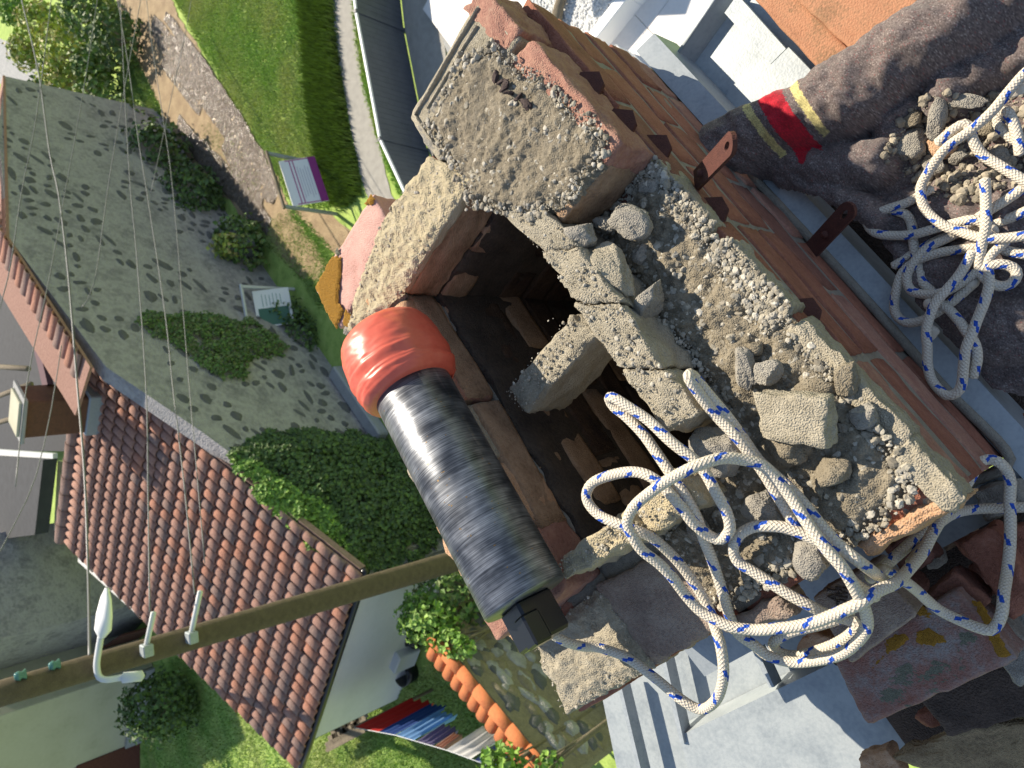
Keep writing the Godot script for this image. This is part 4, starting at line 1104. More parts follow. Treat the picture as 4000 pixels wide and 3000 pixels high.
# ---------------------------------------------------------------- the roof round the chimney
func near_roof() -> void:
	setting("roof_deck", block(rect(-0.24, 1.6, -0.93, 0.05), -0.578, -0.64, 0.004, 30, 0.01, 6.0), M.roofboard, CH)
	setting("roof_deck", block(rect(-0.72, 1.6, 0.05, 1.2), -0.575, -0.64, 0.004, 30, 0.01, 6.0), M.roofboard, CH)
	var fl := thing("zinc_flashing", "bent zinc flashing strip round the foot of the chimney", "flashing", CH)
	part(fl, "side_strip", slab(Vector3(-0.25, -0.462, -0.98), Vector3(-0.205, -0.475, -0.98), Vector3(-0.205, -0.475, 0.1), Vector3(-0.25, -0.462, 0.1), -0.004), M.dullzinc)
	part(fl, "drip_edge", slab(Vector3(-0.205, -0.475, -0.98), Vector3(-0.2, -0.56, -0.98), Vector3(-0.2, -0.56, 0.1), Vector3(-0.205, -0.475, 0.1), -0.004), M.dullzinc)
	part(fl, "end_strip", slab(Vector3(-0.95, -0.462, 0.034), Vector3(-0.25, -0.462, 0.034), Vector3(-0.25, -0.475, 0.1), Vector3(-0.95, -0.475, 0.1), -0.004), M.dullzinc)
	part(fl, "sealant", tube(spline(pv([-0.246, -0.458, -0.6, -0.243, -0.456, -0.3, -0.245, -0.457, -0.1, -0.243, -0.455, 0.036, -0.3, -0.456, 0.038, -0.5, -0.457, 0.037]), 0.02), 0.008, 8, 0.1), M.joint)
	# zinc sheets at the far right, upstand along their edge
	var z := thing("zinc_sheet_roof", "pale zinc sheet roof with upturned edge and folded strip beside the clay tiles", "roof", CH)
	part(z, "sheet", plate(flat(pv([-0.41, -0.56, -0.933, -0.228, -0.56, -0.95, -0.024, -0.56, -0.975, 0.008, -0.56, -0.861, -0.027, -0.56, -0.629, -0.061, -0.56, -0.573, -0.241, -0.56, -0.618, -0.372, -0.56, -0.72])), -0.56, -0.566), M.zinc)
	part(z, "sheet", plate(flat(pv([-0.184, -0.553, -0.808, -0.099, -0.553, -0.78, -0.106, -0.553, -0.613, -0.215, -0.553, -0.645, -0.273, -0.553, -0.699, -0.283, -0.553, -0.758])), -0.553, -0.559), M.zinc)
	var e := pv([-0.396, -0.522, -0.921, -0.204, -0.522, -0.936, -0.005, -0.522, -0.953])
	for i in 2:
		part(z, "upstand", slab(e[i], e[i + 1], e[i + 1] + Vector3(0.0, -0.04, 0.02), e[i] + Vector3(0.0, -0.04, 0.02), 0.003), M.dullzinc)
		part(z, "upstand_bead", tube(PackedVector3Array([e[i], e[i + 1]]), 0.004, 8), M.zinc)
	part(z, "folded_strip", plate(flat(pv([-0.096, -0.525, -0.911, -0.059, -0.525, -0.914, -0.068, -0.525, -0.754, -0.103, -0.525, -0.757])), -0.525, -0.55), M.zinc)
	part(z, "folded_strip", plate(flat(pv([-0.103, -0.52, -0.753, -0.063, -0.52, -0.749, -0.067, -0.52, -0.608, -0.106, -0.52, -0.623])), -0.52, -0.55), M.zinc)
	var t := thing("clay_roof_tile", "large flat orange clay tile next to the zinc strip", "tile", CH, "clay tiles by the zinc roof")
	part(t, "body", block(pv([-0.042, -0.47, -0.868, 0.007, -0.47, -0.805, -0.007, -0.47, -0.548, -0.06, -0.47, -0.552]), -0.47, -0.5, 0.0012, 14, 0.006), M.tile)
	t = thing("clay_roof_tile", "mossy orange clay tile beside the rolled blanket edge", "tile", CH, "clay tiles by the zinc roof")
	part(t, "body", block(pv([-0.001, -0.455, -0.778, 0.096, -0.455, -0.756, 0.111, -0.455, -0.486, -0.002, -0.455, -0.542]), -0.455, -0.49, 0.0016, 16, 0.006), M.tile)
	# standing seam roof on the other side
	var s := thing("standing_seam_roof", "bright zinc standing seam roof below the near end of the chimney", "roof", CH)
	var pan := flat(pv([-1.38, -0.66, -0.007, -1.235, -0.66, -0.003, -0.703, -0.66, 0.051, -0.651, -0.66, 0.216, -0.83, -0.66, 0.482, -1.52, -0.66, 0.29]))
	part(s, "pan", plate(pan, -0.66, -0.668), M.zinc)
	for seam in [[Vector3(-1.257, -0.625, 0.03), Vector3(-1.362, -0.625, 0.275)], [Vector3(-1.093, -0.625, 0.02), Vector3(-1.181, -0.625, 0.211)], [Vector3(-0.865, -0.625, 0.038), Vector3(-0.895, -0.625, 0.188)]]:
		var a: Vector3 = seam[0]; var b: Vector3 = seam[1]
		var side := (b - a).cross(Vector3.UP).normalized()
		part(s, "seam", slab(a, b, b + side * 0.012 - Vector3(0, 0.001, 0), a + side * 0.012 - Vector3(0, 0.001, 0), 0.034), M.dullzinc)
	var cover := pv([-1.192, -0.6, 0.193, -0.954, -0.6, 0.195, -0.761, -0.6, 0.196, -0.734, -0.6, 0.233, -0.732, -0.6, 0.366, -0.908, -0.6, 0.416, -1.243, -0.6, 0.321])
	part(s, "cover_sheet", plate(flat(cover), -0.6, -0.606), M.zinc)
	part(s, "cover_fold", slab(cover[0], cover[2], cover[2] + Vector3(0.0, -0.055, -0.012), cover[0] + Vector3(0.0, -0.055, -0.012), 0.004), M.zinc)
	var tl := thing("sandy_roof_tile", "sunlit sandy brown roof tile at the near corner of the roof", "tile", CH, "old tiles at the near corner")
	part(tl, "body", block(pv([-0.707, -0.47, 0.343, -0.546, -0.47, 0.338, -0.442, -0.47, 0.387, -0.513, -0.47, 0.478]), -0.47, -0.5, 0.004, 16, 0.01), M.sandtile)
	tl = thing("sandy_roof_tile", "orange end of a roof tile beside the zinc cover sheet", "tile", CH, "old tiles at the near corner")
	part(tl, "body", block(pv([-0.772, -0.49, 0.333, -0.706, -0.49, 0.334, -0.714, -0.49, 0.389, -0.795, -0.49, 0.379]), -0.49, -0.53, 0.003, 12, 0.01), M.orange_brick)

# ---------------------------------------------------------------- the ground and what lies on it
func sheet(called: String, outline: PackedVector2Array, y: float, m: Material, step := 0.35, amp := 0.08) -> PackedVector2Array:
	var o := ragged(outline, step, amp)
	setting(called, plate(o, y, y), m)
	return o

func grounds() -> void:
	var g := PackedVector2Array([Vector2(-120, -160), Vector2(120, -160), Vector2(120, 60), Vector2(-120, 60)])
	setting("ground", plate(g, 0.0, 0.0), M.grass)
	var road := flat(pv([13.574, 0, -23.541, 10.742, 0, -22.19, 8.636, 0, -20.662, 7.326, 0, -19.67, 6.014, 0, -18.135, 4.987, 0, -16.867, 4.086, 0, -15.582, 3.366, 0, -14.627, 2.715, 0, -13.847, 2.335, 0, -13.183, 2.806, 0, -12.727, 3.642, 0, -13.402, 4.342, 0, -14.039, 5.11, 0, -14.593, 5.891, 0, -15.299, 6.8, 0, -15.906, 7.903, 0, -16.795, 9.149, 0, -17.737, 10.551, 0, -18.903, 11.861, 0, -19.68]))
	var rr := ragged(road, 0.4, 0.12)
	setting("mud_road", bed(rr, 0.09, func(p: Vector2, e: float) -> float: return 0.008 + minf(e * 0.1, 0.02) + 0.02 * absf(N.get_noise_2d(p.x * 1.3, p.y * 1.3))), M.mud)
	# wheel ruts still wet from rain
	for r in [[pv([11.014, 0, -20.568, 9.767, 0, -19.385, 8.679, 0, -18.28, 7.733, 0, -17.247, 6.736, 0, -16.309, 5.841, 0, -15.553, 5.167, 0, -15.051, 4.59, 0, -14.614]), 0.42], [pv([10.875, 0, -19.693, 9.484, 0, -18.45, 8.379, 0, -17.426, 7.455, 0, -16.594]), 0.22], [pv([9.743, 0, -20.086, 8.63, 0, -18.928, 7.647, 0, -18.001]), 0.2], [pv([7.879, 0, -19.398, 6.799, 0, -18.304, 5.923, 0, -17.269, 5.17, 0, -16.3, 4.524, 0, -15.637, 4.025, 0, -14.989]), 0.32], [pv([6.527, 0, -16.887, 5.467, 0, -15.992, 4.619, 0, -15.255]), 0.25]]:
		var line := spline(r[0], 0.5)
		var left := PackedVector2Array(); var right := PackedVector2Array()
		for i in line.size():
			var t := line[mini(i + 1, line.size() - 1)] - line[maxi(i - 1, 0)]
			var s: Vector2 = Vector2(t.z, -t.x).normalized() * float(r[1]) * (0.6 + 0.5 * sin(PI * (i + 0.5) / line.size()))
			left.append(Vector2(line[i].x, line[i].z) + s)
			right.append(Vector2(line[i].x, line[i].z) - s)
		right.reverse()
		left.append_array(right)
		setting("wet_rut", bed(ragged(left, 0.3, 0.07), 0.035, func(p: Vector2, e: float) -> float: return 0.04 + 0.03 * absf(N.get_noise_2d(p.x * 2.2, p.y * 2.2)) + 0.022 * N.get_noise_2d(p.x * 7.0, p.y * 7.0) + 0.006 * N.get_noise_2d(p.x * 24.0, p.y * 24.0)), M.wetmud)
	sheet("dirt_patch", flat(pv([4.259, 0, -14.051, 4.066, 0, -13.19, 3.798, 0, -12.591, 3.339, 0, -11.916, 2.897, 0, -12.338, 3.363, 0, -13.109, 3.857, 0, -13.63])), 0.006, M.mud)
	sheet("gravel_path", flat(pv([8.452, 0, -11.998, 7.231, 0, -11.935, 6.137, 0, -11.766, 5.221, 0, -11.623, 4.138, 0, -11.376, 3.363, 0, -11.058, 2.746, 0, -10.421, 2.91, 0, -9.807, 3.735, 0, -10.531, 4.568, 0, -10.743, 5.372, 0, -10.966, 6.179, 0, -11.153, 6.955, 0, -11.221, 8.115, 0, -11.239])), 0.012, M.gravel, 0.2, 0.03)
	sheet("concrete_path", flat(pv([17.888, 0, -39.136, 15.74, 0, -34.31, 13.474, 0, -30.834, 12.129, 0, -28.918, 10.741, 0, -26.67, 12.709, 0, -31.04, 14.54, 0, -35.941, 15.869, 0, -39.811])), 0.008, M.concrete)
	# turf
	var blade := begin(-1)
	var r := RandomNumberGenerator.new()
	r.seed = 9
	for k in 9:
		var a := r.randf() * TAU
		var o := Vector3(r.randfn() * 0.05, 0, r.randfn() * 0.05)
		var d := Vector3(cos(a), 0, sin(a))
		var w := Vector3(-sin(a), 0, cos(a)) * 0.011
		var h := r.randf_range(0.05, 0.11)
		for v in [o - w, o + w, o + d * 0.03 + Vector3(0, h, 0)]: blade.add_vertex(v)
	var tuft := commit(blade, false)
	var lawns := [
		[flat(pv([11.589, 0, -19.384, 9.096, 0, -17.597, 7.858, 0, -16.664, 6.762, 0, -15.784, 5.859, 0, -15.183, 5.082, 0, -14.483, 4.318, 0, -13.934, 3.984, 0, -12.471, 5.317, 0, -12.669, 6.76, 0, -12.809, 8.734, 0, -12.877])), 9000, Color(0.15, 0.23, 0.045), 1.0],
		[flat(pv([4.111, 0, -15.702, 4.231, 0, -14.055, 3.846, 0, -13.579, 2.999, 0, -12.606, 2.284, 0, -11.79, 1.957, 0, -13.236, 2.715, 0, -13.847])), 2200, Color(0.14, 0.22, 0.045), 1.0],
		[flat(pv([7.985, 0, -11.171, 6.939, 0, -11.18, 5.995, 0, -11.051, 5.181, 0, -10.827, 4.317, 0, -10.537, 3.429, 0, -10.037, 3.635, 0, -9.721, 4.153, 0, -10.098, 5.133, 0, -10.672, 6.346, 0, -10.923, 7.897, 0, -10.971])), 1900, Color(0.14, 0.24, 0.04), 1.0],
		[flat(pv([-8.105, 0, -24.324, -6.229, 0, -18.723, -8.62, 0, -15.596, -9.405, 0, -15.941, -12.821, 0, -26.133, -10.983, 0, -25.763])), 5200, Color(0.13, 0.22, 0.045), 1.0],
		[flat(pv([-8.759, 0, -15.847, -7.218, 0, -14.003, -5.88, 0, -11.481, -4.808, 0, -9.929, -5.142, 0, -8.369, -6.295, 0, -7.919, -7.142, 0, -9.192, -9.203, 0, -15.341])), 5200, Color(0.14, 0.22, 0.045), 1.0],
		[flat(pv([13.901, 0, -24.652, 11.873, 0, -23.915, 9.88, 0, -22.368, 8.469, 0, -21.068, 8.389, 0, -20.345, 10.46, 0, -21.84, 12.665, 0, -23.287, 13.428, 0, -23.573])), 1600, Color(0.09, 0.15, 0.035), 1.3],
		[flat(pv([7.135, 0, -16.785, 6.058, 0, -15.897, 5.081, 0, -15.183, 4.759, 0, -15.6, 5.535, 0, -16.506, 6.573, 0, -17.738, 7.311, 0, -18.213])), 900, Color(0.11, 0.17, 0.04), 0.9],
	]
	var places := []; var tones := []
	for l in lawns:
		for p in inside(l[0], l[1]):
			var s := rng.randf_range(0.4, 0.9) * float(l[3])
			places.append(Transform3D(Basis(Vector3.UP, rng.randf() * TAU).scaled(Vector3(1.2, s, 1.2)), Vector3(p.x, 0, p.y)))
			var n := 0.5 + 0.5 * N.get_noise_2d(p.x * 0.45, p.y * 0.45)
			var t := rng.randf_range(0.7, 1.25)
			var c := (l[2] as Color).lerp(Color(0.27, 0.27, 0.1), clampf(n * 1.5 - 0.5, 0, 1))
			t *= 1.9
			tones.append(Color(c.r * t, c.g * t, c.b * t))
	mass("lawn_grass", "short bright green grass covering the meadow and gardens", "grass", scatter_mesh(tuft, places, tones), M.leafy)
	places = []; tones = []
	for p in inside(flat(pv([8.856, 0, -12.91, 7.344, 0, -12.925, 6.26, 0, -12.93, 5.357, 0, -12.81, 4.556, 0, -12.63, 3.922, 0, -12.2, 4.06, 0, -11.472, 5.154, 0, -11.746, 6.175, 0, -11.878, 7.241, 0, -11.961, 8.44, 0, -11.972])), 3600):
		var s := rng.randf_range(1.6, 3.8)
		places.append(Transform3D(Basis(Vector3.UP, rng.randf() * TAU).scaled(Vector3(1.5, s, 1.5)), Vector3(p.x, 0, p.y)))
		var t := rng.randf_range(0.5, 1.2)
		tones.append(Color(0.17 * t, 0.25 * t, 0.045 * t))
	mass("tall_grass", "strip of tall dark grass along the gravel path", "grass", scatter_mesh(tuft, places, tones), M.leafy)

# ---------------------------------------------------------------- the tiled house
const EAVE := Vector3(-3.03, 2.3, -9.38)
const ALONG := Vector3(-0.8435, 0, -0.5371)      # along the eave, away to the left
const DOWN := Vector3(-0.5371, 0, 0.8435)        # level, from ridge to eave
const RIDGE := Vector3(0.75, 4.04, -15.23)

func arch_tile(w: float, l: float, h: float, seed_: int) -> ArrayMesh:
	var st := begin()
	var r := RandomNumberGenerator.new()
	r.seed = seed_
	var k := 8
	var rows := []
	for layer in 2:
		for e in 2:
			var row := []
			for i in k + 1:
				var a := PI * i / k
				var s := (1.0 if e == 0 else 0.86) * (1.0 - layer * 0.14)
				row.append(Vector3(-cos(a) * w * 0.5 * s, sin(a) * h * s + r.randf_range(-0.002, 0.002), (0.5 - e) * l))
			rows.append(row)
	for i in k:
		quad(st, rows[0][i], rows[0][i + 1], rows[1][i + 1], rows[1][i])
		quad(st, rows[2][i], rows[3][i], rows[3][i + 1], rows[2][i + 1])
		quad(st, rows[0][i], rows[2][i], rows[2][i + 1], rows[0][i + 1])
		quad(st, rows[1][i], rows[1][i + 1], rows[3][i + 1], rows[3][i])
	st.set_smooth_group(-1)
	return commit(st)

func house() -> void:
	var h := thing("tiled_house", "small white house with weathered red half round roof tiles", "house")
	var slope := (EAVE - RIDGE)
	var sl := slope.length()
	var s := slope.normalized()
	var nrm := ALONG.cross(s).normalized()
	if nrm.y < 0: nrm = -nrm
	var wide := 4.4
	var out := ALONG * 0.5
	var ridge := RIDGE - out; var eave := EAVE - out
	part(h, "roof_deck", slab(ridge, eave, eave + ALONG * wide, ridge + ALONG * wide, 0.12 if ALONG.cross(s).y < 0 else -0.12), M.rooftile2)
	var tiles := []
	for i in 4: tiles.append(arch_tile(0.195, 0.43, 0.06, 60 + i))
	var basis := Basis(-ALONG, nrm, s)
	if basis.determinant() < 0: basis = Basis(ALONG, nrm, s)
	var rows := 22; var cols := 21
	var spare := []
	var spots := []
	for i in rows:
		for j in cols:
			var p := ridge + s * (0.2 + (i + 0.5) * (sl - 0.15) / rows) + ALONG * ((j + 0.5) * wide / cols)
			p += nrm * 0.045 + ALONG * rng.randf_range(-0.008, 0.008) + s * rng.randf_range(-0.015, 0.015)
			spots.append([p.distance_to(Vector3(0, 8.5, 0)), p])
	spots.sort_custom(func(a, b): return a[0] < b[0])
	for k in spots.size():
		var tilt := Basis(basis.x, deg_to_rad(-4.0 + rng.randf_range(-0.8, 0.8))) * Basis(nrm, rng.randf_range(-0.02, 0.02))
		var t := Transform3D(tilt * basis, spots[k][1])
		if k < 300: part(h, "roof_tile", tiles[rng.randi() % 4], M["rooftile%d" % ([0, 0, 1, 2][rng.randi() % 4])], t)
		else: spare.append(t)
	mass("far_roof_tiles", "", "", scatter_mesh(tiles[0], spare), M.rooftile0, Transform3D.IDENTITY, h)
	var big := arch_tile(0.3, 0.45, 0.12, 71)
	var rb := Basis(s, nrm, -ALONG)
	if rb.determinant() < 0: rb = Basis(-s, nrm, -ALONG)
	for i in 11:
		part(h, "ridge_tile", big, M.rooftile2, Transform3D(rb, ridge + ALONG * (0.2 + i * 0.4) + nrm * 0.05))
	# walls
	var floor_ := Vector3(1, 0, 1)
	var a := EAVE * floor_ - DOWN * 0.4; var b := a + ALONG * 3.7
	var c := RIDGE * floor_; var d := c + ALONG * wide
	var up := Vector3(0, 2.3, 0)
	part(h, "front_wall", slab(a, b, b + up, a + up, 0.2), M.white_wall)
	part(h, "side_wall", slab(b, d, d + Vector3(0, 3.7, 0), b + up, 0.2), M.white_wall)
	part(h, "side_wall", slab(c, a, a + up, c + Vector3(0, 3.7, 0), 0.2), M.plaster)
	# gutter and down pipe
	var gp := PackedVector3Array()
	for i in 9: gp.append(eave + Vector3(0, -0.06, 0) + DOWN * 0.06 + ALONG * (wide * i / 8.0 + 0.0))
	part(h, "gutter", tube(gp, 0.07, 10), M.black)
	var corner := eave + ALONG * (wide - 0.1)
	part(h, "down_pipe", tube(PackedVector3Array([corner + DOWN * 0.05, corner - DOWN * 0.3 - Vector3(0, 0.25, 0), corner * floor_ - DOWN * 0.3 + Vector3(0, 0.1, 0)]), 0.045, 8), M.darkmetal)
	# window near the ivy
	var w := a + ALONG * 0.75 + Vector3(0, 1.2, 0) + DOWN * 0.01
	var fr := part(h, "window", slab(w, w + ALONG * 0.8, w + ALONG * 0.8 + Vector3(0, 0.8, 0), w + Vector3(0, 0.8, 0), -0.05), plain(hexa("4a1f22"), 0.5))
	var q := w + ALONG * 0.08 + Vector3(0, 0.08, 0) + DOWN * 0.06
	part(fr, "pane", slab(q, q + ALONG * 0.64, q + ALONG * 0.64 + Vector3(0, 0.64, 0), q + Vector3(0, 0.64, 0), -0.01), plain(hexa("23262a"), 0.08))
	# chimney of this house, clad in brown metal
	var base := Vector3(0.176, 3.95, -15.068)
	var k := thing("roof_chimney", "brown metal clad chimney on the ridge of the tiled house", "chimney", Transform3D(Basis(ALONG, Vector3.UP, ALONG.cross(Vector3.UP)), base))
	part(k, "cladding", box(Vector3(0.75, 1.25, 0.6), 0.02), surface(paint(97, [hexa("4e3325"), hexa("66432f"), hexa("7a5138")], 0.02, 0.06), 0.7, 1.0), at(0, 0.55, 0))
	part(k, "cap", box(Vector3(0.9, 0.06, 0.75), 0.01), M.concrete, at(0, 1.2, 0))
	part(k, "cap_top", box(Vector3(0.7, 0.05, 0.56), 0.01), M.cream_wall, at(0, 1.255, 0))
	part(k, "base_flashing", box(Vector3(0.85, 0.3, 0.85), 0.02), M.dullzinc, at(0, 0.05, 0.08))

# ---------------------------------------------------------------- the long stone wall
const WALL0 := Vector3(7.28, 0, -19.51)
const WALLT := Vector3(-0.71105, 0, 0.70314)
const WALLN := Vector3(0.70314, 0, 0.71105)      # towards the viewer

func old_wall() -> void:
	var w := thing("stone_wall", "long grey rendered wall with bare field stones showing through", "wall")
	# outline along the wall (x) and up (y)
	var top := [Vector2(-1.9, 3.6), Vector2(1.0, 4.3), Vector2(5.4, 4.95), Vector2(9.1, 4.3), Vector2(10.8, 3.3), Vector2(14.2, 1.55)]
	var st := begin(-1)
	var back := -WALLN * 0.3
	var P := func(s: float, y: float) -> Vector3: return WALL0 + WALLT * s + Vector3(0, y, 0)
	for i in top.size() - 1:
		var a: Vector2 = top[i]; var b: Vector2 = top[i + 1]
		quad(st, P.call(a.x, 0), P.call(a.x, a.y), P.call(b.x, b.y), P.call(b.x, 0))
		quad(st, P.call(a.x, a.y), P.call(a.x, a.y) + back, P.call(b.x, b.y) + back, P.call(b.x, b.y))
		quad(st, P.call(b.x, 0) + back, P.call(b.x, b.y) + back, P.call(a.x, a.y) + back, P.call(a.x, 0) + back)
	quad(st, P.call(-1.9, 0) + back, P.call(-1.9, 3.6) + back, P.call(-1.9, 3.6), P.call(-1.9, 0))
	quad(st, P.call(14.2, 0), P.call(14.2, 1.55), P.call(14.2, 1.55) + back, P.call(14.2, 0) + back)
	part(w, "render", commit(st, false), M.plaster)
	var shapes := []
	for i in 8: shapes.append(stone(300 + i, Vector3(1, 1, 1), 6, 6, 0.07))
	var n := 0
	var tries := 0
	var spots := []
	while n < 290 and tries < 6000:
		tries += 1
		var s := rng.randf_range(-1.5, 14.0)
		var y := rng.randf_range(0.2, 4.8)
		var lim := 0.0
		for i in top.size() - 1:
			if s >= top[i].x and s <= top[i + 1].x: lim = lerpf(top[i].y, top[i + 1].y, inverse_lerp(top[i].x, top[i + 1].x, s))
		if y > lim - 0.15: continue
		if N.get_noise_2d(s * 0.4 + 20.0, y * 0.5) < 0.02: continue       # render still whole here
		var size := Vector2(0.15 + 0.45 * pow(rng.randf(), 1.4), rng.randf_range(0.11, 0.27))
		var ok := true
		for o in spots:
			if absf(o[0] - s) < (o[2] + size.x) * 0.5 and absf(o[1] - y) < (o[3] + size.y) * 0.55: ok = false; break
		if not ok: continue
		spots.append([s, y, size.x, size.y])
		var b := Basis(WALLT, Vector3.UP, -WALLN) * Basis(Vector3.BACK, -0.2 + rng.randfn() * 0.3)
		part(w, "field_stone", shapes[rng.randi() % 8], M.fieldstone, Transform3D(b * Basis.from_scale(Vector3(size.x, size.y, 0.07)), P.call(s, y) - WALLN * 0.012))
		n += 1
	# concrete footings
	for f in [[4.2, 5.4, 0.4, 0.3], [9.6, 11.6, 0.25, 0.3]]:
		part(w, "footing", box(Vector3(f[1] - f[0], f[2], f[3]), 0.03), M.concrete, Transform3D(Basis(WALLT, Vector3.UP, -WALLN), P.call((f[0] + f[1]) * 0.5, f[2] * 0.5) + WALLN * f[3] * 0.5))
	# tiled coping on the level stretch
	var cop := thing("wall_coping", "row of brownish tiles capping the long stone wall", "coping")
	var tile := arch_tile(0.24, 0.5, 0.07, 75)
	for i in 42:
		var s := -1.5 + i * 0.25
		var y := lerpf(4.02, 4.98, clampf((s + 1.9) / 7.0, 0, 1)) if s < 5.4 else lerpf(4.98, 4.55, (s - 5.4) / 3.7)
		part(cop, "coping_tile", tile, M["rooftile%d" % (i % 3)], Transform3D(Basis(WALLT, Vector3.UP, WALLT.cross(Vector3.UP)), P.call(s, y + 0.03) - WALLN * 0.19))
	part(cop, "cap", slab(P.call(-1.9, 3.66) + WALLN * 0.02, P.call(5.4, 5.0) + WALLN * 0.02, P.call(5.4, 5.06) - WALLN * 1.1, P.call(-1.9, 3.72) - WALLN * 1.1, -0.05), M.rooftile0)
	part(cop, "cap", slab(P.call(5.4, 5.0) + WALLN * 0.02, P.call(9.1, 4.55) + WALLN * 0.02, P.call(9.1, 4.6) - WALLN * 1.1, P.call(5.4, 5.06) - WALLN * 1.1, -0.05), M.rooftile0)

# ---------------------------------------------------------------- buildings at the far left
func wall_block(called: String, label: String, a: Vector3, b: Vector3, high: float, thick: float, m: Material) -> Node3D:
	var o := thing(called, label, "building")
	var out := (b - a).cross(Vector3.UP).normalized()
	if out.dot(Vector3(0, 0, 1)) < 0: out = -out
	a.y = 0; b.y = 0
	part(o, "wall", box(Vector3(a.distance_to(b), high, thick), 0.02), m, Transform3D(Basis((b - a).normalized(), Vector3.UP, (b - a).normalized().cross(Vector3.UP)), (a + b) * 0.5 + Vector3(0, high * 0.5, 0) - out * thick * 0.5))
	return o

func far_buildings() -> void:
	var o := wall_block("cream_building", "plain cream rendered building beyond the shaded lawn", Vector3(-8.105, 0, -24.324), Vector3(-11.086, 0, -26.123), 8.5, 4.0, M.cream_wall)
	part(o, "plinth", slab(Vector3(-8.134, 0, -24.267) + Vector3(0, 0.0, 0.03), Vector3(-11.012, 0, -26.017) + Vector3(0, 0, 0.03), Vector3(-11.012, 0, -26.017) + Vector3(0, 0.5, 0.03), Vector3(-8.134, 0, -24.267) + Vector3(0, 0.5, 0.03), 0.06), M.concrete)
	wall_block("brick_shed", "low dark red brick shed at the corner of the shaded lawn", Vector3(-11.019, 0, -26.041), Vector3(-13.862, 0, -26.618), 1.9, 2.0, M.redbrick)
	o = wall_block("peeling_building", "old building with peeling grey plaster over red brick behind the pole", Vector3(-5.669, 0, -22.845), Vector3(-8.703, 0, -28.437), 5.2, 3.0, M.plaster)
	part(o, "bare_brick", slab(Vector3(-6.721, 0, -23.928) + Vector3(0, 0, 0.02), Vector3(-8.519, 0, -27.981) + Vector3(0, 0, 0.02), Vector3(-8.519, 0, -27.981) + Vector3(0, 1.5, 0.02), Vector3(-6.721, 0, -23.928) + Vector3(0, 1.0, 0.02), 0.05), M.redbrick)
	part(o, "down_pipe", tube(pv([-8.546, 0.2, -27.778, -3.81, 4.8, -12.383]), 0.06, 8), M.greywhite)
	o = thing("slate_roof_building", "dark building with slate grey roof behind the tiled ridge", "building")
	part(o, "roof", slab(Vector3(-0.942, 3.4, -19.739), Vector3(-2.844, 3.4, -20.983), Vector3(-4.189, 3.2, -31.926), Vector3(-0.947, 3.2, -30.77), 0.3), M.slate)
	part(o, "fascia", slab(Vector3(-0.81, 3.45, -19.514), Vector3(-0.933, 3.45, -19.545), Vector3(-0.938, 3.25, -30.479), Vector3(-0.716, 3.25, -30.4), 0.1), M.greywhite)
	part(o, "wall", slab(Vector3(-2.097, 0, -29.703), Vector3(-4.85, 0, -31.578), Vector3(-2.848, 3.2, -21.323), Vector3(-1.044, 3.2, -20.529), 0.2), M.plaster)
	o = thing("open_shed", "dark open shed interior behind the wall coping", "building")
	part(o, "floor", slab(Vector3(4.464, 0.6, -26.091), Vector3(-1.15, 0.6, -27.417), Vector3(-1.278, 0.6, -45.817), Vector3(9.404, 0.6, -42.006), 0.2), M.slate)
	part(o, "roof_edge", slab(Vector3(2.416, 4.6, -15.844), Vector3(0.646, 4.6, -14.979), Vector3(0.617, 4.6, -15.309), Vector3(2.478, 4.6, -16.279), 0.1), plain(hexa("5a3f47"), 0.8))
	for k in 3:
		var p := pv([1.872, 3, -27.847, 1.472, 3, -23.4, 0.81, 3, -28.194, 1.032, 3, -23.262, -0.022, 3, -28.466, 0.194, 3, -24.032])
		part(o, "beam", tube(PackedVector3Array([p[k * 2], p[k * 2 + 1]]), 0.08, 6), M.timber)

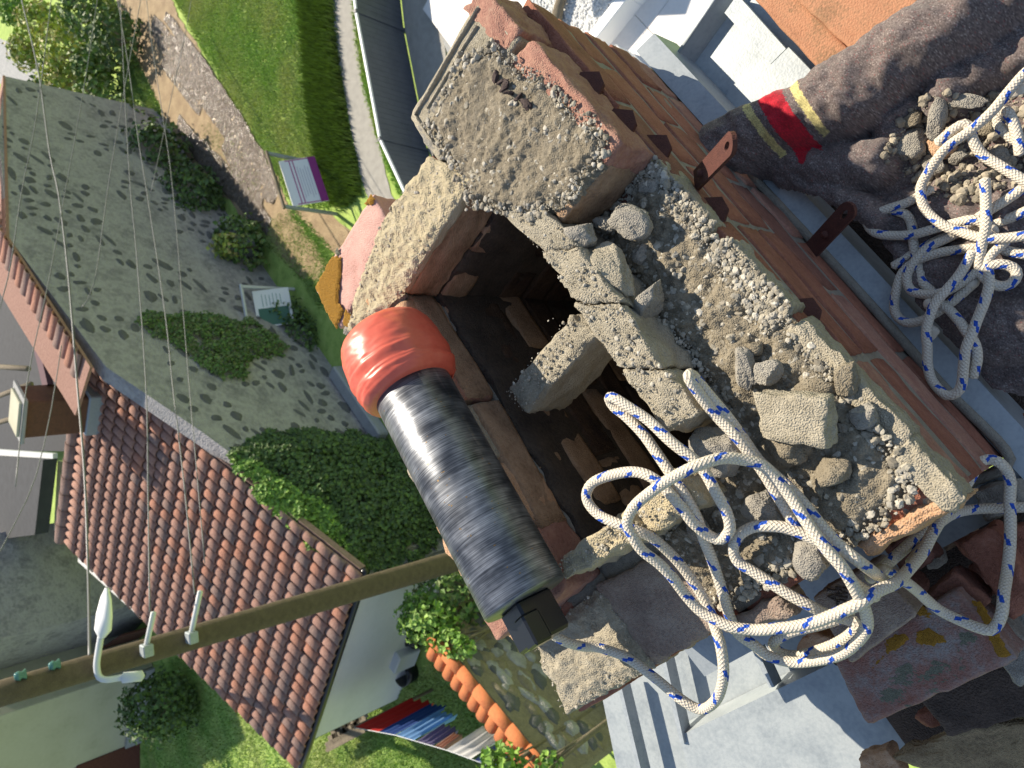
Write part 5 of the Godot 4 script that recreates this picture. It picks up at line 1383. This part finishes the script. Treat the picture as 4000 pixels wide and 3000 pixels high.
# ---------------------------------------------------------------- terrace, fence and signs
func terrace() -> void:
	var ground_ := flat(pv([7.833, 0, -8.811, 6.013, 0, -8.79, 4.675, 0, -8.334, 2.455, 0, -7.572, 2.475, 0, -4.395, 4.802, 0, -2.599]))
	setting("terrace", plate(ground_, 0.05, 0.0), M.concrete)
	var u := Vector2(-1.0386, 0.7244).normalized(); var v := u.orthogonal()
	var o := flat(pv([5.063, 0.1, -5.145]))[0]
	var slab_m := box(Vector3(0.594, 0.04, 1.194), 0.004)
	var floor_ := thing("terrace_paving", "pale grey paving slabs of the terrace below the roof", "paving")
	for i in range(-6, 8):
		for j in range(-4, 5):
			var p := o + u * (i * 0.6 + 0.3) + v * (j * 1.2 + 0.6)
			if not Geometry2D.is_point_in_polygon(p, ground_): continue
			part(floor_, "paving_slab", slab_m, M.terrace, Transform3D(Basis(Vector3(u.x, 0, u.y), Vector3.UP, Vector3(u.x, 0, u.y).cross(Vector3.UP)), Vector3(p.x, 0.08, p.y)))
	# planter box with slatted lid
	var q := pv([4.29, 0.5, -5.053, 3.572, 0.5, -4.486, 3.272, 0.5, -4.959, 4.019, 0.5, -5.593])
	var b := thing("planter_box", "white framed box with grey slatted wooden top on the terrace", "planter")
	var ring := [[0, 1], [1, 2], [2, 3], [3, 0]]
	for e in ring:
		var a: Vector3 = q[e[0]]; var c: Vector3 = q[e[1]]
		part(b, "frame_side", box(Vector3(a.distance_to(c) + 0.05, 0.45, 0.06), 0.008), M.white, Transform3D(Basis((c - a).normalized(), Vector3.UP, (c - a).normalized().cross(Vector3.UP)), (a + c) * 0.5 - Vector3(0, 0.2, 0)))
	for k in 9:
		var t := (k + 0.5) / 9.0
		var a := q[0].lerp(q[3], t); var c := q[1].lerp(q[2], t)
		part(b, "slat", box(Vector3(a.distance_to(c) - 0.07, 0.025, 0.07), 0.004), surface(M.timber.albedo_texture, 0.9, 1.6) if k == 0 else M.greyslat, Transform3D(Basis((c - a).normalized(), Vector3.UP, (c - a).normalized().cross(Vector3.UP)), (a + c) * 0.5 - Vector3(0, 0.03, 0)))
	# white pebbles behind a low wall
	var lw := pv([4.441, 0.35, -5.798, 4.972, 0.35, -4.902, 5.331, 0.35, -4.245])
	var wl := thing("low_terrace_wall", "low white rendered wall between pebbles and paving", "wall")
	for i in 2:
		var a := lw[i]; var c := lw[i + 1]
		part(wl, "wall", box(Vector3(a.distance_to(c), 0.35, 0.16), 0.01), M.white, Transform3D(Basis((c - a).normalized(), Vector3.UP, (c - a).normalized().cross(Vector3.UP)), (a + c) * 0.5 - Vector3(0, 0.1, 0)))
	var pebbles := flat(pv([5.679, 0.12, -6.911, 5.882, 0.12, -6.48, 5.813, 0.12, -5.204, 5.171, 0.12, -5.097, 4.628, 0.12, -5.979, 5.019, 0.12, -6.517]))
	setting("pebble_bed", plate(pebbles, 0.12, 0.05), M.pebble)
	var places := []
	for p in inside(pebbles, 1500):
		places.append(Transform3D(Basis.from_euler(Vector3(rng.randf() * 6, rng.randf() * 6, 0)).scaled(Vector3(0.05, 0.03, 0.04) * rng.randf_range(0.6, 1.2)), Vector3(p.x, 0.13, p.y)))
	mass("white_pebbles", "white decorative pebbles beside the terrace wall", "pebbles", scatter_mesh(stone(77, Vector3.ONE, 3, 3, 0.04), places), M.pebble)
	var sack := Vector3(5.364, 0.2, -6.125)
	solo("driftwood_log", "dark and beige log lying on the white pebbles", "log", tube(spline(pv([sack.x - 0.35, 0.2, sack.z - 0.15, sack.x, 0.24, sack.z, sack.x + 0.3, 0.2, sack.z + 0.2]), 0.06), 0.09, 10, 0.3, 0.06), M.timber)
	# sun sail above, out of the picture, that shades the far slabs
	var off := Vector3(0.559, 0, -0.829) * 3.0
	var cn := pv([4.746, 0.1, -5.191, 4.255, 0.1, -3.839, 5.286, 0.1, -3.424, 6.163, 0.1, -5.186])
	var sail := thing("terrace_awning", "cloth awning over the terrace out of the picture", "awning")
	part(sail, "cloth", slab(cn[0] + off + Vector3(0, 2.35, 0), cn[1] + off + Vector3(0, 2.35, 0), cn[2] + off + Vector3(0, 2.5, 0), cn[3] + off + Vector3(0, 2.5, 0), 0.02), M.greywhite)
	# dark slatted fence
	var f := thing("slatted_fence", "dark grey metal fence between the grass strip and the terrace", "fence")
	var feet := pv([7.886, 0, -9.879, 6.546, 0, -9.806, 4.248, 0, -9.422, 3.209, 0, -8.88, 2.153, 0, -8.184])
	for i in feet.size() - 1:
		var a := feet[i]; var c := feet[i + 1]
		var d := (c - a).normalized()
		var k := int(a.distance_to(c) / 0.1)
		for j in k:
			part(f, "slat", M.slat_mesh, M.darkmetal, Transform3D(Basis(d, Vector3.UP, d.cross(Vector3.UP)), a.lerp(c, (j + 0.5) / k) + Vector3(0, 0.52, 0)))
		part(f, "top_rail", box(Vector3(a.distance_to(c), 0.04, 0.05), 0.006), M.greywhite, Transform3D(Basis(d, Vector3.UP, d.cross(Vector3.UP)), (a + c) * 0.5 + Vector3(0, 1.05, 0)))
		part(f, "rail", box(Vector3(a.distance_to(c), 0.05, 0.03), 0.005), M.darkmetal, Transform3D(Basis(d, Vector3.UP, d.cross(Vector3.UP)), (a + c) * 0.5 + Vector3(0, 0.25, 0) + d.cross(Vector3.UP) * 0.03))
		part(f, "post", box(Vector3(0.07, 1.08, 0.07), 0.006), M.darkmetal, Transform3D(Basis(d, Vector3.UP, d.cross(Vector3.UP)), a + Vector3(0, 0.54, 0)))
	setting("deck_strip", plate(flat(pv([7.851, 0.03, -9.83, 6.518, 0.03, -9.757, 4.229, 0.03, -9.375, 3.112, 0.03, -8.666, 3.139, 0.03, -8.047, 4.796, 0.03, -8.732, 5.991, 0.03, -8.759, 7.344, 0.03, -8.734])), 0.03, 0.0), M.gravel)
	# information boards
	board("information_board", "white and magenta information board on two posts beside the muddy road", Vector3(3.766, 0, -12.351), Vector3(4.928, 0, -12.821), 1.2, true)
	board("information_board", "green and white notice board on posts against the stone wall", Vector3(1.547, 0, -14.015), Vector3(2.485, 0, -14.202), 1.25, false)
	var p2 := pv([3.515, 0, -17.041, 2.877, 0, -16.022])
	solo("old_gate_frame", "weathered grey wooden frame leaning at the foot of the stone wall", "frame", tube(PackedVector3Array([p2[0] + Vector3(0, 0.1, 0), p2[0] + Vector3(0, 0.9, 0), p2[1] + Vector3(0, 0.9, 0), p2[1] + Vector3(0, 0.1, 0)]), 0.04, 6), M.timber)

func board(called: String, label: String, a: Vector3, b: Vector3, high: float, magenta: bool) -> void:
	var o := thing(called, label, "sign")
	var d := (b - a).normalized()
	var n := d.cross(Vector3.UP)
	if n.z < 0: n = -n
	var metal: Material = M.dullzinc if magenta else M.greywhite
	for p in [a, b]:
		part(o, "post", box(Vector3(0.06, high, 0.06), 0.006), metal, Transform3D(Basis(d, Vector3.UP, d.cross(Vector3.UP)), p + Vector3(0, high * 0.5, 0)))
	part(o, "top_bar", box(Vector3(a.distance_to(b) + 0.1, 0.05, 0.06), 0.006), M.timber if magenta else M.greywhite, Transform3D(Basis(d, Vector3.UP, d.cross(Vector3.UP)), (a + b) * 0.5 + Vector3(0, high, 0)))
	var l := a.distance_to(b)
	var lean := Basis(d, Vector3.UP, d.cross(Vector3.UP)) * Basis(Vector3.RIGHT, -0.5 if d.cross(Vector3.UP).z > 0 else 0.5)
	var mid := (a + b) * 0.5 + Vector3(0, high * 0.52, 0) + n * 0.1
	var pn := part(o, "panel", box(Vector3(l * 0.86, high * 0.6, 0.02), 0.004), M.white, Transform3D(lean, mid))
	var face := 0.013 if d.cross(Vector3.UP).z > 0 else -0.013
	if magenta:
		part(pn, "magenta_band", box(Vector3(l * 0.86, high * 0.13, 0.004), 0.001), plain(hexa("8c1a72"), 0.5), at(0, -high * 0.235, face))
		for y in [0.14, 0.085]: part(pn, "magenta_line", box(Vector3(l * 0.8, 0.02, 0.004), 0.001), plain(hexa("a8447e"), 0.5), at(0, high * y, face))
		for x in [-1, 1]: part(pn, "magenta_line", box(Vector3(0.02, high * 0.45, 0.004), 0.001), plain(hexa("a8447e"), 0.5), at(x * l * 0.41, -0.02, face))
		for k in 5: part(pn, "text_line", box(Vector3(l * (0.6 - 0.06 * (k % 3)), 0.012, 0.003), 0.001), plain(hexa("b8b4be"), 0.6), at(-0.03, 0.05 - k * 0.05, face))
	else:
		part(pn, "green_panel", box(Vector3(l * 0.4, high * 0.5, 0.004), 0.001), plain(hexa("3f6a56"), 0.5), at(-l * 0.2, 0, face))
		for k in 6: part(pn, "text_line", box(Vector3(l * (0.3 - 0.03 * (k % 3)), 0.014, 0.003), 0.001), plain(hexa("7f9a92"), 0.6), at(l * 0.18, 0.2 - k * 0.075, face))

# ---------------------------------------------------------------- pole, lamp and wires
func pole_and_wires() -> void:
	var foot := Vector3(-2.556, 0, -7.814)
	var top := Vector3(-2.41, 7.286, -7.833)
	var o := thing("utility_pole", "weathered wooden utility pole with street lamp and insulators", "pole")
	var line := PackedVector3Array()
	for i in 15: line.append(foot.lerp(top, i / 14.0))
	part(o, "shaft", tube(line, 0.165, 14, 0.5, 0.115), tinted(M.timber, Color(0.8, 0.77, 0.74)))
	var along := (top - foot).normalized()
	var lamp := part(o, "lamp_arm", tube(spline(pv([-2.533, 6.01, -7.408, -2.517, 6.179, -7.517, -2.507, 6.279, -7.552, -2.476, 6.33, -7.607, -2.365, 6.341, -7.619, -2.231, 6.312, -7.632, -2.093, 6.281, -7.628]), 0.03), 0.03, 10), M.greywhite)
	part(lamp, "lamp_sleeve", tube(pv([-2.532, 6.019, -7.417, -2.519, 6.162, -7.499]), 0.05, 10), M.greywhite)
	var hd := pv([-2.118, 6.278, -7.624, -2.045, 6.267, -7.613, -1.9, 6.25, -7.594, -1.754, 6.232, -7.575, -1.645, 6.22, -7.561])
	var st := begin()
	var dirn := (hd[4] - hd[0]).normalized()
	var sx := dirn.cross(Vector3.UP).normalized()
	var sy := sx.cross(dirn)
	var w := [0.03, 0.1, 0.13, 0.1, 0.02]
	var hh := [0.03, 0.07, 0.06, 0.04, 0.015]
	for i in 4:
		for k in 12:
			var v := []
			for e in [[i, k], [i + 1, k], [i + 1, k + 1], [i, k + 1]]:
				var a: float = TAU * (int(e[1]) % 12) / 12.0
				v.append(hd[e[0]] + sx * cos(a) * w[e[0]] + sy * sin(a) * hh[e[0]])
			quad(st, v[0], v[3], v[2], v[1])
	part(o, "lamp_head", commit(st), M.white)
	for r in [pv([-2.322, 5.883, -7.638, -2.001, 5.817, -7.567]), pv([-2.339, 5.428, -7.661, -1.917, 5.343, -7.569])]:
		part(o, "bracket_bar", tube(r, 0.028, 8), M.greywhite)
		part(o, "bracket_clamp", box(Vector3(0.12, 0.1, 0.12), 0.01), M.dullzinc, Transform3D(Basis(), r[0] + Vector3(-0.05, 0, 0)))
	for p in pv([-2.285, 6.877, -7.759, -2.284, 6.608, -7.762]):
		part(o, "insulator", lathe([Vector2(0.0, 0.09), Vector2(0.03, 0.085), Vector2(0.045, 0.05), Vector2(0.03, 0.03), Vector2(0.05, 0.0), Vector2(0.0, 0.0)], 14), plain(hexa("4e7a76"), 0.12), Transform3D(Basis(), p))
	var runs := [
		[pv([-2.313, 6.335, -7.834, -1.924, 5.762, -9.721, -0.763, 5.406, -10.811, 0.576, 5.088, -11.941, 2.518, 4.643, -13.524, 4.207, 4.301, -14.925, 5.154, 4.182, -15.681, 7.445, 3.82, -17.354, 9.831, 3.564, -19.143, 11.322, 3.422, -20.17]), 0.016, "thick twisted overhead cable running from the pole past the roof chimney"],
		[pv([1.052, 6.021, -12.806, 2.282, 5.523, -13.446, 4.065, 4.931, -14.723, 5.591, 4.418, -15.642, 7.3, 3.925, -16.583, 9.189, 3.425, -17.515, 10.108, 3.2, -17.862]), 0.009, "thin wire crossing the thick cable near the bushes"],
		[pv([-0.774, 6.302, -10.307, 0.619, 5.797, -11.53, 2.133, 5.175, -12.626, 3.911, 4.507, -13.819, 5.008, 4.122, -14.435, 6.931, 3.468, -15.496, 8.877, 2.888, -16.343, 10.014, 2.548, -16.859]), 0.008, "faint wire over the wall coping and the bushes"],
		[pv([-2.021, 5.806, -7.702, -0.877, 5.294, -8.917, 0.381, 4.782, -10.133, 2.549, 4.154, -11.813, 3.73, 3.856, -12.67, 5.676, 3.377, -13.922, 8.607, 2.712, -15.561, 9.562, 2.519, -16.089]), 0.008, "wire from the upper bracket bar across the stone wall"],
		[pv([-1.953, 5.364, -7.665, -0.942, 4.878, -8.909, 0.353, 4.539, -9.869, 1.527, 4.19, -10.819, 3.709, 3.672, -12.47, 4.935, 3.406, -13.362, 6.623, 3.058, -14.46, 8.176, 2.806, -15.368, 9.508, 2.632, -16.065]), 0.008, "wire from the lower bracket bar across the stone wall"],
		[pv([-1.768, 5.016, -8.173, 0.336, 4.387, -9.704, 3.675, 3.374, -12.147, 5.256, 2.995, -13.211, 7.445, 2.571, -14.523, 9.457, 2.188, -15.583]), 0.006, "thin wire nearest the ivy on the stone wall"],
		[pv([1.776, 4.682, -12.829, 2.23, 4.416, -12.983, 4.042, 3.794, -13.931, 5.141, 3.428, -14.419, 6.965, 2.836, -15.105, 8.864, 2.218, -15.763, 9.762, 1.923, -16.033]), 0.007, "wire slanting over the shrub at the wall foot"],
		[pv([3.889, 3.381, -13.041, 5.186, 2.878, -13.527, 6.4, 2.395, -14.037, 7.968, 1.803, -14.574, 9.275, 1.366, -14.986]), 0.006, "fine wire over the muddy road"],
		[pv([-1.655, 6.959, -8.955, -1.08, 6.552, -9.251, -0.638, 6.238, -9.648, 0.123, 5.901, -10.168, 0.976, 5.558, -10.827]), 0.006, "fine wire above the dark slate roof"],
	]
	for k in runs:
		solo("overhead_wire", k[2], "wire", tube(spline(k[0], 0.4), k[1], 6, 0.3), M.wire, Transform3D.IDENTITY, "wires from the utility pole")

# ---------------------------------------------------------------- garden of the tiled house
func garden() -> void:
	var w := thing("garden_wall", "low stone garden wall capped with orange tiles", "wall")
	var a := Vector3(-3.775, 1.6, -8.392); var b := Vector3(-5.273, 1.6, -6.094)
	var d := (b - a).normalized()
	var l := a.distance_to(b)
	var side := Vector3.UP.cross(d).normalized()
	if side.x < 0: side = -side
	part(w, "masonry", box(Vector3(l, 1.6, 0.3), 0.02), M.rubblewall, Transform3D(Basis(d, Vector3.UP, d.cross(Vector3.UP)), (a + b) * 0.5 * Vector3(1, 0, 1) + Vector3(0, 0.8, 0)))
	var tile := arch_tile(0.24, 0.4, 0.09, 78)
	var k := int(l / 0.2)
	for i in k:
		part(w, "coping_tile", M.coping_mesh, M.orange_tile, Transform3D(Basis(d, Vector3.UP, d.cross(Vector3.UP)), a + d * (i + 0.5) * 0.2 - side * 0.1 + Vector3(0, 0.0, 0)))
	for i in int(l / 0.36):
		part(w, "ridge_tile", tile, M.orange_tile, Transform3D(Basis(d.cross(Vector3.UP), Vector3.UP, -d), a + d * (i + 0.5) * 0.36 + side * 0.06 + Vector3(0, 0.02, 0)))
	for i in 75:
		var s := rng.randf() * l; var y := rng.randf_range(0.15, 1.45)
		part(w, "field_stone", M.wallstone, [M.fieldstone, M.rubblewall, M.plaster][i % 3], Transform3D(Basis(d, Vector3.UP, d.cross(Vector3.UP)) * Basis(Vector3.BACK, rng.randfn() * 0.3) * Basis.from_scale(Vector3(rng.randf_range(0.18, 0.5), rng.randf_range(0.12, 0.28), 0.08)), (a + d * s) * Vector3(1, 0, 1) + Vector3(0, y, 0) + side * 0.14))
	# things by the white wall
	var p := Vector3(-4.941, 0.35, -10.808)
	var turn := atan2(ALONG.x, ALONG.z) + PI / 2
	solo("grey_cabinet", "light grey metal box standing against the white house wall", "box", box(Vector3(0.42, 0.5, 0.3), 0.02), M.greywhite, Transform3D(Basis(Vector3.UP, turn), p))
	solo("bin_bag", "black plastic bag slumped beside the grey box at the house wall", "bag", stone(151, Vector3(0.5, 0.45, 0.45), 10, 4, 0.1), M.black, at(p.x + 0.42, 0.22, p.z + 0.22))
	solo("black_tub", "round black tub on the other side of the grey box", "tub", lathe([Vector2(0.0, 0.02), Vector2(0.2, 0.02), Vector2(0.22, 0.3), Vector2(0.2, 0.3), Vector2(0.18, 0.05), Vector2(0.0, 0.05)], 18), M.black, at(p.x - 0.42, 0.0, p.z - 0.2))
	# bench
	var q := pv([-6.799, 0.45, -13.142, -6.184, 0.45, -11.967, -6.644, 0.45, -12.146, -7.501, 0.45, -13.634])
	var bn := thing("garden_bench", "weathered grey plank bench on the sunlit lawn", "bench")
	for i in 4:
		var t := (i + 0.5) / 4.0
		var e := q[0].lerp(q[3], t); var f := q[1].lerp(q[2], t)
		part(bn, "plank", box(Vector3(e.distance_to(f), 0.03, q[0].distance_to(q[3]) / 4.4), 0.004), M.timber, Transform3D(Basis((f - e).normalized(), Vector3.UP, (f - e).normalized().cross(Vector3.UP)), (e + f) * 0.5))
	for e in 4: part(bn, "leg", box(Vector3(0.06, 0.43, 0.06), 0.005), M.timber, at(q[e].x, 0.215, q[e].z))
	# washing line
	var ln := pv([-5.603, 1.75, -10.446, -5.415, 1.75, -9.306, -5.291, 1.75, -8.053, -5.242, 1.75, -6.958])
	var wl := thing("washing_line", "thin washing line strung over the lawn", "line")
	part(wl, "cord", tube(ln, 0.006, 6), M.greywhite)
	for e in [0, 3]: part(wl, "post", tube(PackedVector3Array([ln[e] * Vector3(1, 0, 1), ln[e]]), 0.03, 8), M.timber)
	var wash := [
		[0.0, 0.2, 1.2, "b5201c", "red cloth hanging at the house end of the washing line"],
		[0.21, 0.33, 1.1, "2a4a8c", "dark blue cloth hanging next to the red cloth"],
		[0.34, 0.46, 0.9, "6f9ccf", "pale blue shirt hanging in the middle of the line"],
		[0.47, 0.57, 0.55, "6a6488", "dull purple cloth beside the pale blue shirt"],
		[0.58, 0.64, 0.4, "b98a72", "small skin coloured garment on the washing line"],
		[0.66, 0.82, 0.75, "d8d8d6", "white sheet hanging at the far end of the line"],
		[0.84, 0.95, 0.6, "5f6fa8", "blue grey cloth at the end of the washing line"],
	]
	for k2 in wash:
		var st := begin()
		var g := []
		for i in 13:
			var row := []
			for j in 9:
				var t := lerpf(k2[0], k2[1], i / 12.0) * 3.0
				var seg := mini(int(t), 2)
				var c := ln[seg].lerp(ln[seg + 1], t - seg)
				var y := -float(k2[2]) * j / 8.0
				var fold := 0.05 * sin(i * 1.6 + k2[0] * 40.0) * (0.3 + j / 8.0)
				row.append(c + Vector3(0.9, 0, 0.2).normalized() * fold + Vector3(0, y, 0))
			g.append(row)
		for i in 12:
			for j in 8:
				quad(st, g[i][j], g[i + 1][j], g[i + 1][j + 1], g[i][j + 1])
				var o := Vector3(0.004, 0, 0.001)
				quad(st, g[i][j] + o, g[i][j + 1] + o, g[i + 1][j + 1] + o, g[i + 1][j] + o)
		solo("hanging_cloth", k2[4], "laundry", commit(st), plain(hexa(k2[3]), 0.95), Transform3D.IDENTITY, "washing on the line")

# ---------------------------------------------------------------- plants
func ivy(called: String, label: String, outline: PackedVector3Array, count: int, size: float, cols: Array, thick := 0.25) -> void:
	# outline lies on the stone wall; leaves stand off it
	var flat_ := PackedVector2Array()
	for p in outline: flat_.append(Vector2((p - WALL0).dot(WALLT), p.y))
	var st := begin(-1)
	var r := RandomNumberGenerator.new()
	r.seed = count
	var rag := ragged(flat_, 0.16, 0.17)
	for p in inside(rag, count):
		var e := edge_distance(p, rag)
		if N.get_noise_2d(p.x * 1.4, p.y * 1.4) < -0.42: continue
		var off := minf(e * 0.6, thick) * r.randf_range(0.4, 1.0) + 0.03 + 0.1 * maxf(0.0, N.get_noise_2d(p.x * 2.0, p.y * 2.0))
		leaf(st, WALL0 + WALLT * p.x + Vector3(0, p.y, 0) + WALLN * off, (WALLN + Vector3(0, 0.7, 0) + Vector3(r.randfn(), r.randfn(), r.randfn()) * 0.4).normalized(), size, r, cols[r.randi() % cols.size()])
	solo(called, label, "ivy", commit(st, false), M.leafy)

func bush(called: String, label: String, at_: Vector3, radii: Vector3, count: int, size: float, cols: Array, seed_: int) -> void:
	var o := thing(called, label, "shrub", Transform3D(Basis(), at_ * Vector3(1, 0, 1)))
	part(o, "crown", clump(seed_, radii, count, size, cols), M.leafy, at(0, at_.y, 0))
	part(o, "trunk", tube(PackedVector3Array([Vector3(0, -0.05, 0), Vector3(0.03, at_.y * 0.5, 0.02), Vector3(0, at_.y, 0)]), 0.05, 8, 0.3, 0.02), M.timber)
	for k in 4:
		var a := k * 1.7 + seed_
		part(o, "limb", tube(PackedVector3Array([Vector3(0, at_.y * 0.5, 0), Vector3(cos(a) * radii.x * 0.6, at_.y + radii.y * 0.3, sin(a) * radii.z * 0.6)]), 0.025, 6, 0.3, 0.008), M.timber)

func plants() -> void:
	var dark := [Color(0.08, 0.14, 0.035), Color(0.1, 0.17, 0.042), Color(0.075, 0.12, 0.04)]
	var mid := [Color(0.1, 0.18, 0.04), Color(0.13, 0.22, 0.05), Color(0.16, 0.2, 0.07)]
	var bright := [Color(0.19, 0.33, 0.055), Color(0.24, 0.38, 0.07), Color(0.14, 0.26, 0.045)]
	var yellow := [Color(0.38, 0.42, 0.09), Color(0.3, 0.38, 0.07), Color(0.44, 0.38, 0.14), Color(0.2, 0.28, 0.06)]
	ivy("wall_ivy", "narrow dark ivy climbing the middle of the stone wall", pv([1.671, 3.518, -13.963, 1.81, 3.279, -14.101, 1.805, 2.115, -14.096, 1.791, 1.26, -14.082, 1.341, 0.844, -13.637, 0.875, 0.91, -13.177, 0.948, 1.534, -13.249, 0.483, 1.992, -12.788, 0.4, 2.363, -12.707, 0.826, 2.81, -13.127, 1.192, 2.912, -13.489, 1.459, 3.43, -13.753]), 3600, 0.075, mid, 0.12)
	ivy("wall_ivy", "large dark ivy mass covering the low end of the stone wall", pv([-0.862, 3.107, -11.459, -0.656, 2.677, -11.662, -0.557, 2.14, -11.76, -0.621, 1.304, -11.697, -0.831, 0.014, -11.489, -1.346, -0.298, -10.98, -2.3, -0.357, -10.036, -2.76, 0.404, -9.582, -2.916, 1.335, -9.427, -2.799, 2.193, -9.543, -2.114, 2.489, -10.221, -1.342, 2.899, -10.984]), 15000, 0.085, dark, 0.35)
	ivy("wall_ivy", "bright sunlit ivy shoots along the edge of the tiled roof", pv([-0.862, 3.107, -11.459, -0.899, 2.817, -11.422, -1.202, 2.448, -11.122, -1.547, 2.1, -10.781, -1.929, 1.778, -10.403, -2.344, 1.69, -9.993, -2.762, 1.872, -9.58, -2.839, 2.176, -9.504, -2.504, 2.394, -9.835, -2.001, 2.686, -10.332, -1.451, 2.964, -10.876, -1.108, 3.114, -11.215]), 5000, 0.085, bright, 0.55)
	bush("ivy_bush", "bright ivy bush spilling over the orange garden wall", Vector3(-3.539, 1.5, -8.66), Vector3(0.4, 0.35, 0.6), 1000, 0.1, bright, 5)
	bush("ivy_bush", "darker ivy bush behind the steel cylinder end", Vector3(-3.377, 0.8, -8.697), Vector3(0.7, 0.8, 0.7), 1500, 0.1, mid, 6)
	bush("ivy_bush", "ivy trailing over the coping of the garden wall", Vector3(-3.737, 1.65, -7.875), Vector3(0.2, 0.16, 0.45), 330, 0.09, bright, 7)
	bush("leafy_shrub", "leafy green shrub at the lower edge before the stone wall", Vector3(-4.893, 2.2, -6.494), Vector3(0.32, 0.3, 0.32), 300, 0.12, bright, 8)
	bush("leafy_shrub", "small green shoot beside the zinc roof edge", Vector3(-4.567, 2.2, -5.698), Vector3(0.12, 0.2, 0.12), 70, 0.1, bright, 9)
	bush("leafy_shrub", "bright green shrub standing out against the dark wall", Vector3(6.639, 1.7, -20.341), Vector3(0.75, 0.6, 0.75), 900, 0.17, bright, 10)
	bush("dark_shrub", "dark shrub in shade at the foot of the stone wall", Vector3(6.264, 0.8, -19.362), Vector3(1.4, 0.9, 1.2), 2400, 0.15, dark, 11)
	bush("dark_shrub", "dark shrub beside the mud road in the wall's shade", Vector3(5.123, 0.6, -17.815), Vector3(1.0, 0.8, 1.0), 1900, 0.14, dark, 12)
	bush("dark_shrub", "dark low growth behind the green notice board", Vector3(3.619, 0.4, -15.872), Vector3(0.9, 0.55, 0.9), 1500, 0.12, mid, 13)
	bush("leafy_shrub", "small yellow green shoot above the wooden frame", Vector3(3.618, 0.9, -15.469), Vector3(0.3, 0.3, 0.35), 220, 0.12, yellow, 14)
	bush("leafy_shrub", "young bush in front of the green notice board", Vector3(1.908, 0.4, -14.243), Vector3(0.35, 0.4, 0.4), 500, 0.1, mid, 15)
	bush("dark_shrub", "dark shrub between notice board and dirt strip", Vector3(1.314, 0.25, -13.945), Vector3(0.9, 0.4, 0.7), 1400, 0.1, dark, 16)
	bush("dark_shrub", "dark conifer like shrub before the cream building", Vector3(-8.385, 0.9, -21.6), Vector3(0.9, 1.0, 1.4), 1800, 0.15, dark, 17)
	bush("leafy_shrub", "small green shrub beside the lamp head", Vector3(-5.613, 1.2, -24.697), Vector3(0.7, 0.9, 0.7), 700, 0.15, bright, 18)
	var tops := [
		[Vector3(15.434, 0.75, -30.962), "bright green shrub in the far top corner", 0],
		[Vector3(13.771, 0.75, -28.026), "yellowish shrub with reddish tips behind the wires", 1],
		[Vector3(11.976, 0.75, -25.858), "yellow green shrub beside the concrete path", 1],
		[Vector3(13.556, 0.75, -30.07), "yellow shrub over the grey concrete path", 1],
		[Vector3(12.279, 0.75, -23.729), "pale shrub at the upper edge of the picture", 2],
		[Vector3(10.59, 0.75, -23.412), "dusty grey green shrub by the meadow", 2],
		[Vector3(10.971, 0.75, -26.111), "yellow green bush at the end of the stone wall", 1],
		[Vector3(9.365, 0.75, -23.003), "green bush on the slope above the muddy road", 2],
		[Vector3(9.488, 0.75, -25.144), "slender yellow green bush against the wall end", 1],
		[Vector3(8.101, 0.75, -21.364), "loose green bush beside the road edge", 2],
		[Vector3(7.828, 0.75, -22.464), "small yellow green bush near the bright shrub", 1],
		[Vector3(11.111, 0.75, -27.811), "dark green bush at the wall corner", 3],
		[Vector3(10.75, 0.75, -21.612), "dark green bush at the edge of the tan road", 3],
	]
	for i in tops.size():
		var t = tops[i]
		bush("meadow_shrub", t[1], t[0], Vector3(0.85, 0.8, 0.85) * (0.7 + 0.45 * ((i * 7) % 5) / 5.0), 700, 0.17, [bright, yellow, mid, dark][t[2]], 30 + i)
